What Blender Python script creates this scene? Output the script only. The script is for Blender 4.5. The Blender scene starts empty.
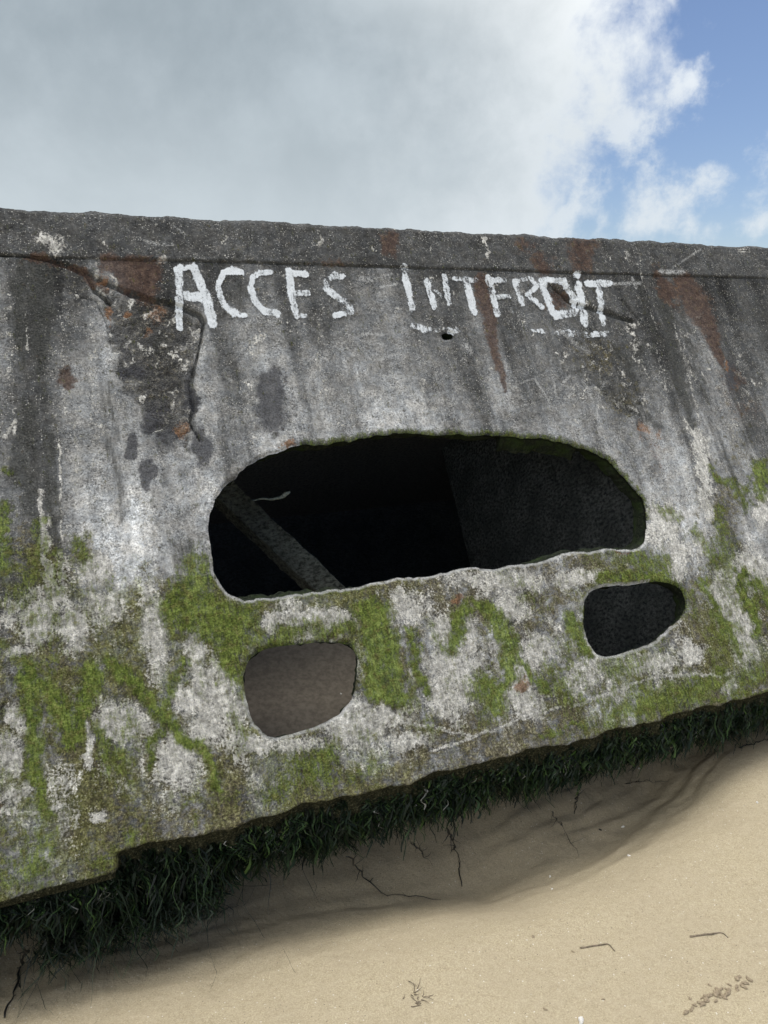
import bpy, math, random
import numpy as np
from mathutils import Vector, Matrix

random.seed(7); RNG = np.random.default_rng(7)
scene = bpy.context.scene
C = scene.collection

# ------------------------------------------------------------------ camera
F, CX, CY = 740.0, 384.0, 512.0
PITCH = math.atan((CY - 322.0) / F)
CAMZ = 1.55
sp, cp = math.sin(PITCH), math.cos(PITCH)
def c2w(v):
    a, b, c = v
    return np.array([a, b * sp - c * cp, b * cp + c * sp])
def ray(px, py):
    return c2w(((px - CX) / F, (CY - py) / F, -1.0))
cam_d = bpy.data.cameras.new('camera'); cam = bpy.data.objects.new('camera', cam_d); C.objects.link(cam)
cam.location = (0, 0, CAMZ); cam.rotation_euler = (math.pi / 2 - PITCH, 0, 0)
cam_d.sensor_fit = 'VERTICAL'; cam_d.sensor_height = 24.0; cam_d.lens = 24.0 * F / 1024.0
cam_d.clip_start = 0.02; cam_d.clip_end = 6000
scene.camera = cam
CAM = np.array([0, 0, CAMZ])

# ------------------------------------------------------------------ hull frame (u along the hull, v up the slope, n outward)
u = c2w((1853.0, 190.0, -F)); u /= np.linalg.norm(u)
b_ = 2600.0; a_ = (F * F + 190.0 * b_) / 1853.0
v = c2w((-a_, b_, -F)); v -= u * v.dot(u); v /= np.linalg.norm(v)
n = np.cross(u, v)
DIST = 2.1
def on_plane(px, py, d=0.0):
    r = ray(px, py); t = (-DIST + d) / n.dot(r)
    return CAM + r * t
O = on_plane(300, 881 - .2405 * 300)          # a point on the lower edge of the wall
def st(px, py, d=0.0):
    w = on_plane(px, py, d) - O
    return w.dot(u), w.dot(v)
HM = Matrix(((u[0], v[0], n[0], O[0]), (u[1], v[1], n[1], O[1]), (u[2], v[2], n[2], O[2]), (0, 0, 0, 1)))
def to_px(s, t, d=0.0):
    s = np.asarray(s, float); t = np.asarray(t, float)
    x = O[0] + s * u[0] + t * v[0] + d * n[0]; y = O[1] + s * u[1] + t * v[1] + d * n[1]
    z = O[2] + s * u[2] + t * v[2] + d * n[2] - CAMZ
    dep = y * cp - z * sp; up = y * sp + z * cp
    return CX + F * x / dep, CY - F * up / dep

# ------------------------------------------------------------------ helpers
_TAB = {}
def vnoise(x, y, seed):
    if seed not in _TAB: _TAB[seed] = np.random.default_rng(seed).random((256, 256))
    r = _TAB[seed]
    xi = np.floor(x).astype(np.int64); yi = np.floor(y).astype(np.int64)
    fx = x - xi; fy = y - yi
    fx = fx * fx * (3 - 2 * fx); fy = fy * fy * (3 - 2 * fy)
    x0 = xi & 255; x1 = (xi + 1) & 255; y0 = yi & 255; y1 = (yi + 1) & 255
    return (r[x0, y0] * (1 - fx) + r[x1, y0] * fx) * (1 - fy) + (r[x0, y1] * (1 - fx) + r[x1, y1] * fx) * fy
def fbm(x, y, seed, octv=5, gain=.55):
    o = np.zeros_like(np.asarray(x, float)); a = 1.0; tot = 0; f = 1.0
    ca, sa = math.cos(.6), math.sin(.6)
    for k in range(octv):
        xr = (x * ca - y * sa) * f + 31.7 * k; yr = (x * sa + y * ca) * f + 17.3 * k
        o += a * vnoise(xr, yr, seed + k); tot += a; a *= gain; f *= 2.03
    return o / tot
def fbm0(x, y, seed, octv=5, gain=.55):        # no rotation: for streaks
    o = np.zeros_like(np.asarray(x, float)); a = 1.0; tot = 0; f = 1.0
    for k in range(octv):
        o += a * vnoise(x * f + 31.7 * k, y * f + 17.3 * k, seed + k); tot += a; a *= gain; f *= 2.03
    return o / tot
def sstep(x, a, b):
    t = np.clip((x - a) / (b - a), 0, 1); return t * t * (3 - 2 * t)

def mesh_np(name, verts, quads, mat, parent=None, smooth=True, tris=None):
    me = bpy.data.meshes.new(name)
    verts = np.ascontiguousarray(verts, dtype=np.float32)
    quads = np.ascontiguousarray(quads, dtype=np.int32)
    me.vertices.add(len(verts)); me.vertices.foreach_set('co', verts.ravel())
    k = quads.shape[1]
    me.loops.add(quads.size); me.loops.foreach_set('vertex_index', quads.ravel())
    me.polygons.add(len(quads)); me.polygons.foreach_set('loop_start', np.arange(len(quads), dtype=np.int32) * k)
    me.update(calc_edges=True); me.validate()
    if smooth: me.polygons.foreach_set('use_smooth', np.ones(len(me.polygons), dtype=bool))
    for m in (mat if isinstance(mat, (list, tuple)) else [mat]): me.materials.append(m)
    o = bpy.data.objects.new(name, me); C.objects.link(o)
    if parent: o.parent = parent
    return o
def attr(o, name, arr):
    a = o.data.attributes.new(name, 'FLOAT_COLOR', 'POINT')
    a.data.foreach_set('color', np.ascontiguousarray(arr, dtype=np.float32).ravel())
def attr1(o, name, arr):
    a = o.data.attributes.new(name, 'FLOAT', 'POINT')
    a.data.foreach_set('value', np.ascontiguousarray(arr, dtype=np.float32).ravel())
def tag(o, label=None, cat=None, group=None, kind=None):
    if label: o['label'] = label
    if cat: o['category'] = cat
    if group: o['group'] = group
    if kind: o['kind'] = kind
    return o

class NT:
    def __init__(s, name):
        s.m = bpy.data.materials.new(name); s.m.use_nodes = True
        s.t = s.m.node_tree; s.t.nodes.clear()
        s.out = s.t.nodes.new('ShaderNodeOutputMaterial')
        s.b = s.t.nodes.new('ShaderNodeBsdfPrincipled')
        s.t.links.new(s.b.outputs[0], s.out.inputs['Surface'])
        s.co = s.t.nodes.new('ShaderNodeTexCoord').outputs['Object']
    def put(s, sock, val):
        if isinstance(val, bpy.types.NodeSocket): s.t.links.new(val, sock)
        elif isinstance(val, (tuple, list)) and sock.type == 'RGBA' and len(val) == 3: sock.default_value = (*val, 1)
        else: sock.default_value = val
    def math(s, op, a, b=0.0, clamp=False):
        nd = s.t.nodes.new('ShaderNodeMath'); nd.operation = op; nd.use_clamp = clamp
        s.put(nd.inputs[0], a); s.put(nd.inputs[1], b); return nd.outputs[0]
    def noise(s, scale, detail=3, rough=.55, stretch=None, dist=0, col=False):
        co = s.co
        if stretch:
            mp = s.t.nodes.new('ShaderNodeMapping'); mp.inputs['Scale'].default_value = stretch
            s.t.links.new(co, mp.inputs[0]); co = mp.outputs[0]
        nd = s.t.nodes.new('ShaderNodeTexNoise'); s.t.links.new(co, nd.inputs['Vector'])
        nd.inputs['Scale'].default_value = scale; nd.inputs['Detail'].default_value = detail
        nd.inputs['Roughness'].default_value = rough; nd.inputs['Distortion'].default_value = dist
        return nd.outputs['Color' if col else 'Fac']
    def vor(s, scale, feature='F1', out='Distance', rnd=1):
        nd = s.t.nodes.new('ShaderNodeTexVoronoi'); nd.feature = feature; s.t.links.new(s.co, nd.inputs['Vector'])
        nd.inputs['Scale'].default_value = scale; nd.inputs['Randomness'].default_value = rnd
        return nd.outputs[out]
    def rng(s, x, a, b, c=0.0, d=1.0, smooth=True):
        nd = s.t.nodes.new('ShaderNodeMapRange'); nd.interpolation_type = 'SMOOTHSTEP' if smooth else 'LINEAR'
        s.put(nd.inputs['Value'], x)
        for k, val in zip(('From Min', 'From Max', 'To Min', 'To Max'), (a, b, c, d)): s.put(nd.inputs[k], val)
        return nd.outputs[0]
    def mix(s, fac, a, b, mode='MIX'):
        nd = s.t.nodes.new('ShaderNodeMix'); nd.data_type = 'RGBA'; nd.blend_type = mode
        s.put(nd.inputs[0], fac); s.put(nd.inputs[6], a); s.put(nd.inputs[7], b); return nd.outputs[2]
    def ramp(s, x, stops):
        nd = s.t.nodes.new('ShaderNodeValToRGB'); e = nd.color_ramp.elements
        while len(e) < len(stops): e.new(.5)
        for k, (p, c) in enumerate(stops): e[k].position = p; e[k].color = (*c, 1)
        s.put(nd.inputs[0], x); return nd.outputs[0]
    def attr(s, name):
        nd = s.t.nodes.new('ShaderNodeAttribute'); nd.attribute_name = name
        sep = s.t.nodes.new('ShaderNodeSeparateColor'); s.t.links.new(nd.outputs['Color'], sep.inputs[0])
        return sep.outputs[0], sep.outputs[1], sep.outputs[2], nd.outputs['Alpha'], nd.outputs['Fac']
    def bump(s, h, strength=.5, dist=.01, prev=None):
        nd = s.t.nodes.new('ShaderNodeBump'); nd.inputs['Strength'].default_value = strength
        nd.inputs['Distance'].default_value = dist; s.put(nd.inputs['Height'], h)
        if prev is not None: s.t.links.new(prev, nd.inputs['Normal'])
        return nd.outputs[0]
    def done(s, col, rough=.9, normal=None, spec=.3):
        s.put(s.b.inputs['Base Color'], col); s.put(s.b.inputs['Roughness'], rough)
        s.b.inputs['Specular IOR Level'].default_value = spec
        if normal is not None: s.t.links.new(normal, s.b.inputs['Normal'])
        return s.m

# ------------------------------------------------------------------ materials
def make_concrete():
    k = NT('weathered_concrete')
    moss, white, dark, rust, _ = k.attr('mask_a')
    tone, olive, spall, scr, _ = k.attr('mask_b')
    brown, orange, lip_light, blue, _ = k.attr('mask_c')
    M = k.math
    def brk(mask, *ns):                       # a mask with its edge broken up by noises (noise, gain)
        for nz, gn in ns: mask = M('ADD', mask, M('MULTIPLY', M('SUBTRACT', nz, .5), gn))
        return mask
    nf = k.noise(190, 4, .78); nm = k.noise(85, 5, .72); nl = k.noise(20, 6, .65)
    nst = k.noise(70, 6, .7, stretch=(1, .10, 1)); ng = k.noise(150, 5, .75)
    n3 = k.noise(38, 7, .72); n4 = k.noise(55, 7, .75, stretch=(1.2, .4, 1))
    grain = k.rng(nf, .36, .64)
    # base grey with salt-and-pepper grain
    col = k.mix(k.rng(nl, .35, .65), (.99, 1.0, 1.0), (.93, .99, 1.06))
    tv = M('MULTIPLY', tone, k.rng(nm, .32, .68, .62, 1.42, False))
    tv = M('MULTIPLY', tv, k.rng(n3, .32, .68, .78, 1.24, False))
    tv = M('MULTIPLY', tv, k.rng(nst, .32, .68, .88, 1.12, False))
    gs = k.rng(k.noise(13, 5, .7), .36, .64, .35, 1.25)       # how strongly the surface is pitted
    tv = M('MULTIPLY', tv, M('ADD', 1.0, M('MULTIPLY', gs, M('MULTIPLY', M('SUBTRACT', nf, .5), 4.2))))
    comb = k.t.nodes.new('ShaderNodeCombineColor')
    for i in range(3): k.t.links.new(tv, comb.inputs[i])
    col = k.mix(1.0, col, comb.outputs[0], 'MULTIPLY')
    peb = k.vor(185); pcol = k.vor(185, out='Color')
    sep = k.t.nodes.new('ShaderNodeSeparateColor'); k.t.links.new(pcol, sep.inputs[0])
    lightdot = M('MULTIPLY', k.rng(peb, .40, .25), k.rng(M('ADD', sep.outputs[0], M('MULTIPLY', M('SUBTRACT', n3, .5), .8)), .69, .79))
    col = k.mix(M('MULTIPLY', M('MULTIPLY', lightdot, gs), .85), col, (.50, .50, .48))
    darkdot = M('MULTIPLY', k.rng(peb, .40, .25), k.rng(sep.outputs[1], .80, .86))
    col = k.mix(M('MULTIPLY', darkdot, .6), col, (.035, .035, .035))
    # exposed aggregate
    fsp = k.rng(brk(spall, (nm, 1.8), (nl, 2.6), (n3, 1.4)), .30, .9)
    v2 = k.vor(95, out='Color'); s2 = k.t.nodes.new('ShaderNodeSeparateColor'); k.t.links.new(v2, s2.inputs[0])
    agg = k.ramp(s2.outputs[0], [(0, (.030, .032, .034)), (.45, (.065, .066, .064)), (.68, (.11, .098, .075)), (.86, (.075, .08, .09)), (1, (.30, .29, .25))])
    agg = k.mix(k.rng(n3, .38, .56), agg, k.mix(grain, (.035, .038, .042), (.13, .125, .115)))
    agg = k.mix(k.rng(nm, .53, .63), agg, k.mix(grain, (.15, .14, .11), (.42, .41, .36)))
    agg = k.mix(k.rng(n4, .58, .69), agg, k.mix(grain, (.10, .075, .045), (.24, .19, .12)))
    agg = k.mix(M('MULTIPLY', k.rng(nl, .44, .58), .75), agg, k.mix(grain, (.035, .037, .042), (.10, .102, .105)))
    col = k.mix(M('MULTIPLY', fsp, .88), col, agg)
    # olive-brown grime
    fo = k.rng(brk(olive, (nm, 1.5), (n3, 1.9), (ng, .8)), .28, .85)
    oc = k.ramp(brk(nf, (ng, 1.0), (n3, .8)), [(.2, (.028, .024, .013)), (.4, (.095, .082, .043)), (.56, (.185, .165, .093)), (.78, (.40, .375, .26))])
    col = k.mix(M('MULTIPLY', fo, .88), col, oc)
    film = k.attr('film')[4]
    ffm = k.rng(brk(film, (n3, 1.8), (n4, 1.4), (nf, .6)), .25, .95)
    fcol = k.mix(1.0, col, (.95, 1.06, .50), 'MULTIPLY')
    fcol = k.mix(.35, fcol, k.mix(grain, (.07, .078, .022), (.25, .27, .10)))
    col = k.mix(M('MULTIPLY', ffm, .72), col, fcol)
    # lime-white crust
    fw = k.rng(brk(white, (ng, 2.0), (n3, 1.5), (n4, 1.2)), .30, .64)
    wc = k.ramp(brk(nf, (nm, .8)), [(.22, (.24, .24, .22)), (.38, (.56, .565, .54)), (.54, (.78, .78, .76)), (.8, (.88, .88, .86))])
    col = k.mix(M('MULTIPLY', fw, .88), col, wc)
    # black run-off stains
    fd = k.rng(brk(dark, (nst, 1.8), (nm, 1.1), (nf, .5)), .22, .70)
    dc = k.mix(grain, (.022, .024, .023), (.080, .083, .080))
    col = k.mix(M('MULTIPLY', fd, .74), col, dc)
    fbl = k.rng(brk(blue, (nm, .9), (n3, .7)), .2, .6)
    col = k.mix(M('MULTIPLY', fbl, .85), col, k.mix(grain, (.040, .042, .050), (.085, .088, .100)))
    # rust
    fr = k.rng(brk(rust, (nm, 1.4), (n3, 1.5), (nf, .5)), .16, .68)
    rc = k.ramp(brk(nf, (n3, 1.2)), [(.25, (.030, .021, .020)), (.5, (.080, .050, .040)), (.75, (.17, .115, .085))])
    col = k.mix(M('MULTIPLY', fr, .82), col, rc)
    fo2 = k.rng(brk(orange, (ng, 1.4), (n3, .8)), .30, .78)
    col = k.mix(M('MULTIPLY', fo2, .85), col, k.ramp(nf, [(.3, (.12, .055, .028)), (.7, (.36, .21, .12))]))
    # moss and algae
    nmo = k.noise(75, 6, .75, stretch=(1.5, .36, 1))
    fm = k.rng(brk(moss, (nmo, 2.0), (ng, 1.1), (n3, 2.2)), .22, .90)
    mx_ = brk(nf, (nmo, 1.3), (nl, .8))
    mc = k.ramp(mx_, [(.2, (.028, .048, .009)), (.36, (.085, .140, .022)), (.54, (.175, .255, .045)), (.75, (.33, .41, .11))])
    mc = k.mix(k.rng(n3, .46, .68), mc, k.mix(grain, (.06, .062, .018), (.23, .23, .075)))
    col = k.mix(M('MULTIPLY', fm, .84), col, mc)
    spk = k.rng(k.noise(150, 4, .8), .36, .64, .66, 1.34, False)
    spk2 = k.rng(k.noise(42, 8, .78, stretch=(1.3, .45, 1)), .36, .64, .50, 1.50, False)
    lowf = k.rng(M('ADD', M('ADD', olive, white), M('MULTIPLY', film, .8)), .25, .75, .25, 1.0)
    sm = M('MULTIPLY', spk, spk2)
    sm = M('ADD', 1.0, M('MULTIPLY', M('SUBTRACT', sm, 1.0), M('MULTIPLY', lowf, M('SUBTRACT', 1.0, M('MULTIPLY', fm, .6)))))
    cs_ = k.t.nodes.new('ShaderNodeCombineColor')
    for i in range(3): k.t.links.new(M('MULTIPLY', sm, (1.03, 1.0, .94)[i]), cs_.inputs[i])
    col = k.mix(1.0, col, cs_.outputs[0], 'MULTIPLY')
    # broken lower edge
    fb = k.rng(brk(brown, (nm, .9), (nf, .4)), .35, .65)
    bc = k.ramp(brk(nf, (ng, .9)), [(.25, (.007, .008, .004)), (.48, (.026, .027, .013)), (.6, (.07, .068, .036)), (.78, (.22, .21, .14))])
    col = k.mix(fb, col, bc)
    # scratched marks
    fs = M('MULTIPLY', scr, k.rng(brk(nf, (nm, .8)), .38, .62))
    col = k.mix(fs, col, (.46, .46, .44))
    col = k.mix(M('MULTIPLY', lip_light, k.rng(nm, .3, .55)), col, (.62, .62, .59))  # light caught by the lower hole lips, put into the colour
    # relief
    h = M('ADD', M('MULTIPLY', nf, .9), M('MULTIPLY', nm, 1.2))
    h = M('ADD', h, M('MULTIPLY', fm, M('ADD', M('MULTIPLY', nmo, 2.6), M('MULTIPLY', ng, 1.2))))
    h = M('ADD', h, M('MULTIPLY', fsp, M('MULTIPLY', peb, 1.5)))
    h = M('ADD', h, M('MULTIPLY', fo, M('MULTIPLY', ng, 1.6)))
    h = M('ADD', h, M('MULTIPLY', fw, .5)); h = M('ADD', h, M('MULTIPLY', lowf, M('MULTIPLY', sm, .9)))
    return k.done(col, .95, k.bump(h, .8, .006), .12)

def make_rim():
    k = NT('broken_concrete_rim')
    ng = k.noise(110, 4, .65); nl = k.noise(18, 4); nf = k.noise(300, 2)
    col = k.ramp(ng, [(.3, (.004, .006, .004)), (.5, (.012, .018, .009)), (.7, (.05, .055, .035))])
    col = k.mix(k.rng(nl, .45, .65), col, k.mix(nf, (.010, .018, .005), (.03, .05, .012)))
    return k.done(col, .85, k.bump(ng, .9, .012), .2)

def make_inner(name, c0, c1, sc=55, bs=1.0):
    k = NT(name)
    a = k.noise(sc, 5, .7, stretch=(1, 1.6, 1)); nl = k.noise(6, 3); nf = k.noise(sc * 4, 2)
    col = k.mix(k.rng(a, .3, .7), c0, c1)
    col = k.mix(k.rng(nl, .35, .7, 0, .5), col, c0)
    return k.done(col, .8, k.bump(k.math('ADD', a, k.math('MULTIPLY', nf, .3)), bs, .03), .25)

def make_sand():
    k = NT('beach_sand')
    darken = k.attr('darker')[4]
    nf = k.noise(260, 5, .9); nm = k.noise(60, 4, .6); nl = k.noise(3.0, 5, .6); ns = k.noise(9, 5, .6, stretch=(1, 1, 1), dist=.4)
    col = k.ramp(nf, [(.32, (.19, .150, .094)), (.5, (.375, .317, .208)), (.68, (.61, .535, .372))])
    col = k.mix(k.rng(nl, .35, .65, 0, .35), col, (.33, .275, .19))
    col = k.mix(k.rng(nm, .3, .7, 0, .35), col, (.46, .395, .28))
    vd = k.vor(150, out='Color'); s2 = k.t.nodes.new('ShaderNodeSeparateColor'); k.t.links.new(vd, s2.inputs[0])
    vdist = k.vor(150)
    spk = k.math('MULTIPLY', k.rng(s2.outputs[0], .955, .965), k.rng(vdist, .28, .2))
    col = k.mix(spk, col, (.62, .58, .5))
    spk2 = k.math('MULTIPLY', k.rng(s2.outputs[1], .95, .96), k.rng(vdist, .24, .16))
    col = k.mix(k.math('MULTIPLY', spk2, .8), col, (.08, .065, .05))
    wf = k.rng(k.math('ADD', darken, k.math('MULTIPLY', k.math('SUBTRACT', ns, .5), .5)), .15, .85)
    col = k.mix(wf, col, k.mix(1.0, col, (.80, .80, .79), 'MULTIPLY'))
    h = k.math('ADD', k.math('MULTIPLY', nf, .5), k.math('ADD', k.math('MULTIPLY', nm, .9), k.math('MULTIPLY', k.noise(18, 4), 2.2)))
    return k.done(col, .95, k.bump(h, .5, .008), .15)

def make_paint():
    k = NT('worn_white_paint')
    cov = k.attr('cover')[4]
    ng = k.noise(150, 4, .7); nst = k.noise(130, 3, .7, stretch=(1, .25, 1)); nf = k.noise(420, 2)
    f = k.rng(k.math('ADD', cov, k.math('MULTIPLY', k.math('SUBTRACT', k.math('ADD', k.math('MULTIPLY', ng, .5), k.math('MULTIPLY', nst, .5)), .5), 2.4)), .30, .80)
    col = k.ramp(nf, [(.25, (.42, .44, .45)), (.5, (.62, .65, .66)), (.8, (.75, .78, .79))])
    m = k.done(col, .8, k.bump(ng, .4, .004), .25)
    tr = k.t.nodes.new('ShaderNodeBsdfTransparent'); mx = k.t.nodes.new('ShaderNodeMixShader')
    k.t.links.new(f, mx.inputs[0]); k.t.links.new(tr.outputs[0], mx.inputs[1]); k.t.links.new(k.b.outputs[0], mx.inputs[2])
    k.t.links.new(mx.outputs[0], k.out.inputs['Surface'])
    return m

def make_weed(name, stops, rough=.45):
    k = NT(name)
    h = k.attr('shade')[4]
    nf = k.noise(160, 3)
    x = k.math('ADD', h, k.math('MULTIPLY', k.math('SUBTRACT', nf, .5), .35))
    col = k.ramp(x, stops)
    return k.done(col, rough, k.bump(nf, .4, .004), .2)
def make_flat(name, c0, c1, scale=120, rough=.85):
    k = NT(name); a = k.noise(scale, 4, .65)
    return k.done(k.mix(k.rng(a, .3, .7), c0, c1), rough, k.bump(a, .6, .004), .25)

M_con = make_concrete(); M_rim = make_rim(); M_sand = make_sand(); M_paint = make_paint()
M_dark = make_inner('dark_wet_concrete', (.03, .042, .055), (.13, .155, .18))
M_bulk = make_inner('weed_covered_concrete', (.10, .13, .14), (.86, .92, .90), 48, 2.2)
M_brace = make_inner('rough_grey_concrete', (.08, .085, .06), (.66, .68, .55), 62, 1.6)
M_deck = make_flat('deck_concrete', (.09, .09, .09), (.24, .24, .23), 60)
M_weed = make_weed('wet_seaweed', rough=.5, stops=[(0, (.002, .004, .003)), (.35, (.006, .015, .006)), (.6, (.022, .046, .012)), (.8, (.06, .105, .022)), (.88, (.06, .065, .05)), (1, (.22, .22, .20))])
M_silt = make_flat('damp_silt', (.128, .110, .086), (.20, .174, .139), 60, .9)
M_strand = make_flat('dark_seaweed', (.008, .008, .007), (.03, .028, .022), 90, .5)
M_twig = make_flat('dry_twig', (.10, .08, .055), (.26, .21, .15))
M_shell = make_flat('pale_shell', (.55, .53, .48), (.8, .78, .74))
M_clod = make_flat('damp_sand_clod', (.22, .175, .115), (.38, .31, .215), 200, .95)
M_flake = make_flat('weed_flake', (.16, .18, .14), (.42, .45, .38))

# ------------------------------------------------------------------ the wall grid
STEP = .004
s0 = st(-30, 881 + .2405 * 30)[0] - .02; s1 = st(800, 881 - .2405 * 800)[0] + .45
T_TOP = st(384, 227.5)[1]
T_JOINT = st(384, 267.3)[1]
T_BOT = -0.052
s_in = np.arange(s0, s1, STEP)
s_arr = np.concatenate([s0 - np.linspace(3.2, .05, 60), s_in, s_in[-1] + np.linspace(.05, 3.5, 60)])
IL = 60; IR = 60 + len(s_in) - 1
nt = int(round((T_TOP - T_BOT) / STEP)) + 1
t_arr = np.linspace(T_BOT, T_TOP, nt)
S, T = np.meshgrid(s_arr, t_arr, indexing='ij')
PX0, PY0 = to_px(S, T)
PX0 = np.clip(PX0, -4000, 6000)
# warped survey coordinates: edges of every stain wander a little
wx = (fbm(S * 22, T * 22, 11, 5, .65) - .5) * 22; wy = (fbm(S * 22, T * 16, 12, 5, .65) - .5) * 26
PX, PY = PX0 + wx, PY0 + wy

Z = lambda: np.zeros_like(S)
moss, white, dark, rust = Z(), Z(), Z(), Z()
olive, spall, scr = Z(), Z(), Z()
brown, orange, lip_light, blue = Z(), Z(), Z(), Z()

def seg_dist(X, Y, pts, wid):
    best = np.full(X.shape, 9.0)
    for k in range(len(pts) - 1):
        (x0, y0), (x1, y1) = pts[k], pts[k + 1]; dx, dy = x1 - x0, y1 - y0
        L = dx * dx + dy * dy + 1e-9
        f = np.clip(((X - x0) * dx + (Y - y0) * dy) / L, 0, 1)
        w = wid[k] + (wid[k + 1] - wid[k]) * f
        best = np.minimum(best, np.hypot(X - x0 - f * dx, Y - y0 - f * dy) / np.maximum(w, .3))
    return best
def mx_w(w): return w if np.isscalar(w) else max(w)
def stroke(mask, pts, w, val=1.0, soft=.9, warp=True):
    kw = 1.0 if warp is True and mx_w(w) > 6 else (.3 if warp else 0.0)
    X, Y = PX0 + (PX - PX0) * kw, PY0 + (PY - PY0) * kw
    wid = [w * .5] * len(pts) if np.isscalar(w) else [q * .5 for q in w]
    mg = max(wid) * 2.2 + 14
    xs = [p[0] for p in pts]; ys = [p[1] for p in pts]
    sel = (PX0 > min(xs) - mg) & (PX0 < max(xs) + mg) & (PY0 > min(ys) - mg) & (PY0 < max(ys) + mg)
    if not sel.any(): return
    d = seg_dist(X[sel], Y[sel], pts, wid)
    mask[sel] = np.maximum(mask[sel], val * (1 - sstep(d, 1 - soft, 1 + soft)))
def spot(mask, x, y, rx, ry=None, val=1.0, soft=.9, lean=0.0):
    ry = ry or rx; mg = 2.2 * max(rx, ry) + 14; soft = max(soft, .8)
    sel = (abs(PX0 - x) < mg) & (abs(PY0 - y) < mg)
    if not sel.any(): return
    yy = PY[sel] - y; xx = PX[sel] - x - yy * lean
    d = np.hypot(xx / rx, yy / ry)
    mask[sel] = np.maximum(mask[sel], val * (1 - sstep(d, 1 - soft, 1 + soft)))
def poly_in(X, Y, pts):
    ins = np.zeros(X.shape, bool)
    for k in range(len(pts)):
        (x0, y0), (x1, y1) = pts[k], pts[(k + 1) % len(pts)]
        c = (y0 > Y) != (y1 > Y)
        ins ^= c & (X < (x1 - x0) * (Y - y0) / (y1 - y0 + 1e-12) + x0)
    return ins
def area(mask, pts, val=1.0, soft=8.0):
    xs = [p[0] for p in pts]; ys = [p[1] for p in pts]; mg = soft * 2 + 16
    sel = (PX0 > min(xs) - mg) & (PX0 < max(xs) + mg) & (PY0 > min(ys) - mg) & (PY0 < max(ys) + mg)
    if not sel.any(): return
    X, Y = PX[sel], PY[sel]
    d = seg_dist(X, Y, list(pts) + [pts[0]], [1.0] * (len(pts) + 1)) if False else None
    dist = np.full(X.shape, 1e9)
    for k in range(len(pts)):
        (x0, y0), (x1, y1) = pts[k], pts[(k + 1) % len(pts)]; dx, dy = x1 - x0, y1 - y0
        f = np.clip(((X - x0) * dx + (Y - y0) * dy) / (dx * dx + dy * dy + 1e-9), 0, 1)
        dist = np.minimum(dist, np.hypot(X - x0 - f * dx, Y - y0 - f * dy))
    sd = np.where(poly_in(X, Y, pts), -dist, dist)
    mask[sel] = np.maximum(mask[sel], val * (1 - sstep(sd, -soft, soft)))

# base tone (grey level read off the wall, 0-255)
TONE = [(50,230,70),(150,232,76),(300,238,68),(450,245,72),(600,255,70),(740,262,70),
 (10,280,98),(50,285,62),(90,285,112),(250,285,86),(330,290,86),(450,292,82),(540,300,84),(620,300,86),(660,300,84),(745,300,72),
 (10,325,108),(55,325,70),(80,325,122),(150,330,88),(240,335,112),(300,330,105),(370,325,98),(450,325,94),(540,335,94),(600,335,88),(650,335,76),(680,335,96),(725,335,102),(765,330,80),
 (10,370,100),(50,375,100),(80,375,128),(150,370,104),(240,370,132),(330,370,124),(400,370,114),(470,370,110),(540,375,104),(600,375,98),(640,370,86),(690,375,105),(740,375,100),
 (15,420,88),(40,420,90),(80,420,130),(110,420,108),(150,425,104),(205,415,124),(240,420,142),(300,420,142),(400,415,132),(500,420,130),(580,425,120),(650,420,118),(700,420,122),(750,420,108),
 (15,470,88),(50,470,88),(80,470,138),(115,470,112),(160,470,132),(200,470,134),(640,470,138),(680,470,140),(715,470,134),(750,470,128),
 (15,520,104),(50,520,95),(80,520,148),(110,520,142),(150,520,154),(190,520,140),(660,520,150),(690,520,156),(722,520,120),(755,520,146),
 (20,570,104),(60,560,104),(90,565,150),(140,565,158),(180,560,118),(230,620,130),(450,590,150),(550,590,160),(650,570,130),(740,590,145),
 (40,650,120),(130,640,128),(200,700,150),(330,610,140),(450,660,155),(540,660,165),(620,680,155),(720,650,150),
 (40,740,125),(130,740,130),(300,760,135),(420,740,145),(540,720,150),(660,700,140),(20,830,128),(120,830,125),(60,880,128)]
num = np.zeros_like(S); den = np.full_like(S, 1e-6)
for (x, y, g) in TONE:
    w = np.exp(-(((PX - x) / 26.0) ** 2 + ((PY - y) / 36.0) ** 2)) + 1e-5 / (1 + ((PX - x) ** 2 + (PY - y) ** 2) / 1e4)
    num += w * g; den += w
g = num / den
g = 116 + (g - 116) * 1.22
tone = (np.clip(g, 38, 235) / 255.0) ** 2.2 * 1.16
streak = fbm0(S * 22, T * 1.3, 41, 4) - .5
tone *= 1 + np.clip((fbm0(S * 9, T * .9, 46, 4) - .5) * 1.7 + streak * 1.0 + (fbm(S * 60, T * 6, 47, 3) - .5) * .6, -.5, .8) * (T < T_JOINT)
blot = fbm(S * 9, T * 9, 43, 5) - .5
tone *= 1 + blot * 1.0 + (fbm(S * 30, T * 30, 45, 4, .7) - .5) * .8
tone = np.where(T > T_JOINT, .080 * (1 + blot * .8 + (fbm(S * 40, T * 40, 44, 4) - .5) * .9), tone)

# tide zone below the stained grey
tide = 535 + 25 * np.sin(PX0 / 90.0) + (fbm(S * 6, T * 3, 51, 4) - .5) * 110 - .02 * PX0
low = sstep(PY0 - tide, -15, 45)
tone *= 1 - .18 * low
olive = np.maximum(olive, low * (.66 + 1.7 * (fbm(S * 11, T * 7, 52, 6, .65) - .5)))
moss = np.maximum(moss, low * (.22 + 1.7 * (fbm(S * 9, T * 6, 53, 6, .65) - .5)))
white = np.maximum(white, low * (.12 + 2.1 * (fbm(S * 13, T * 8, 54, 6, .65) - .5)))
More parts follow.
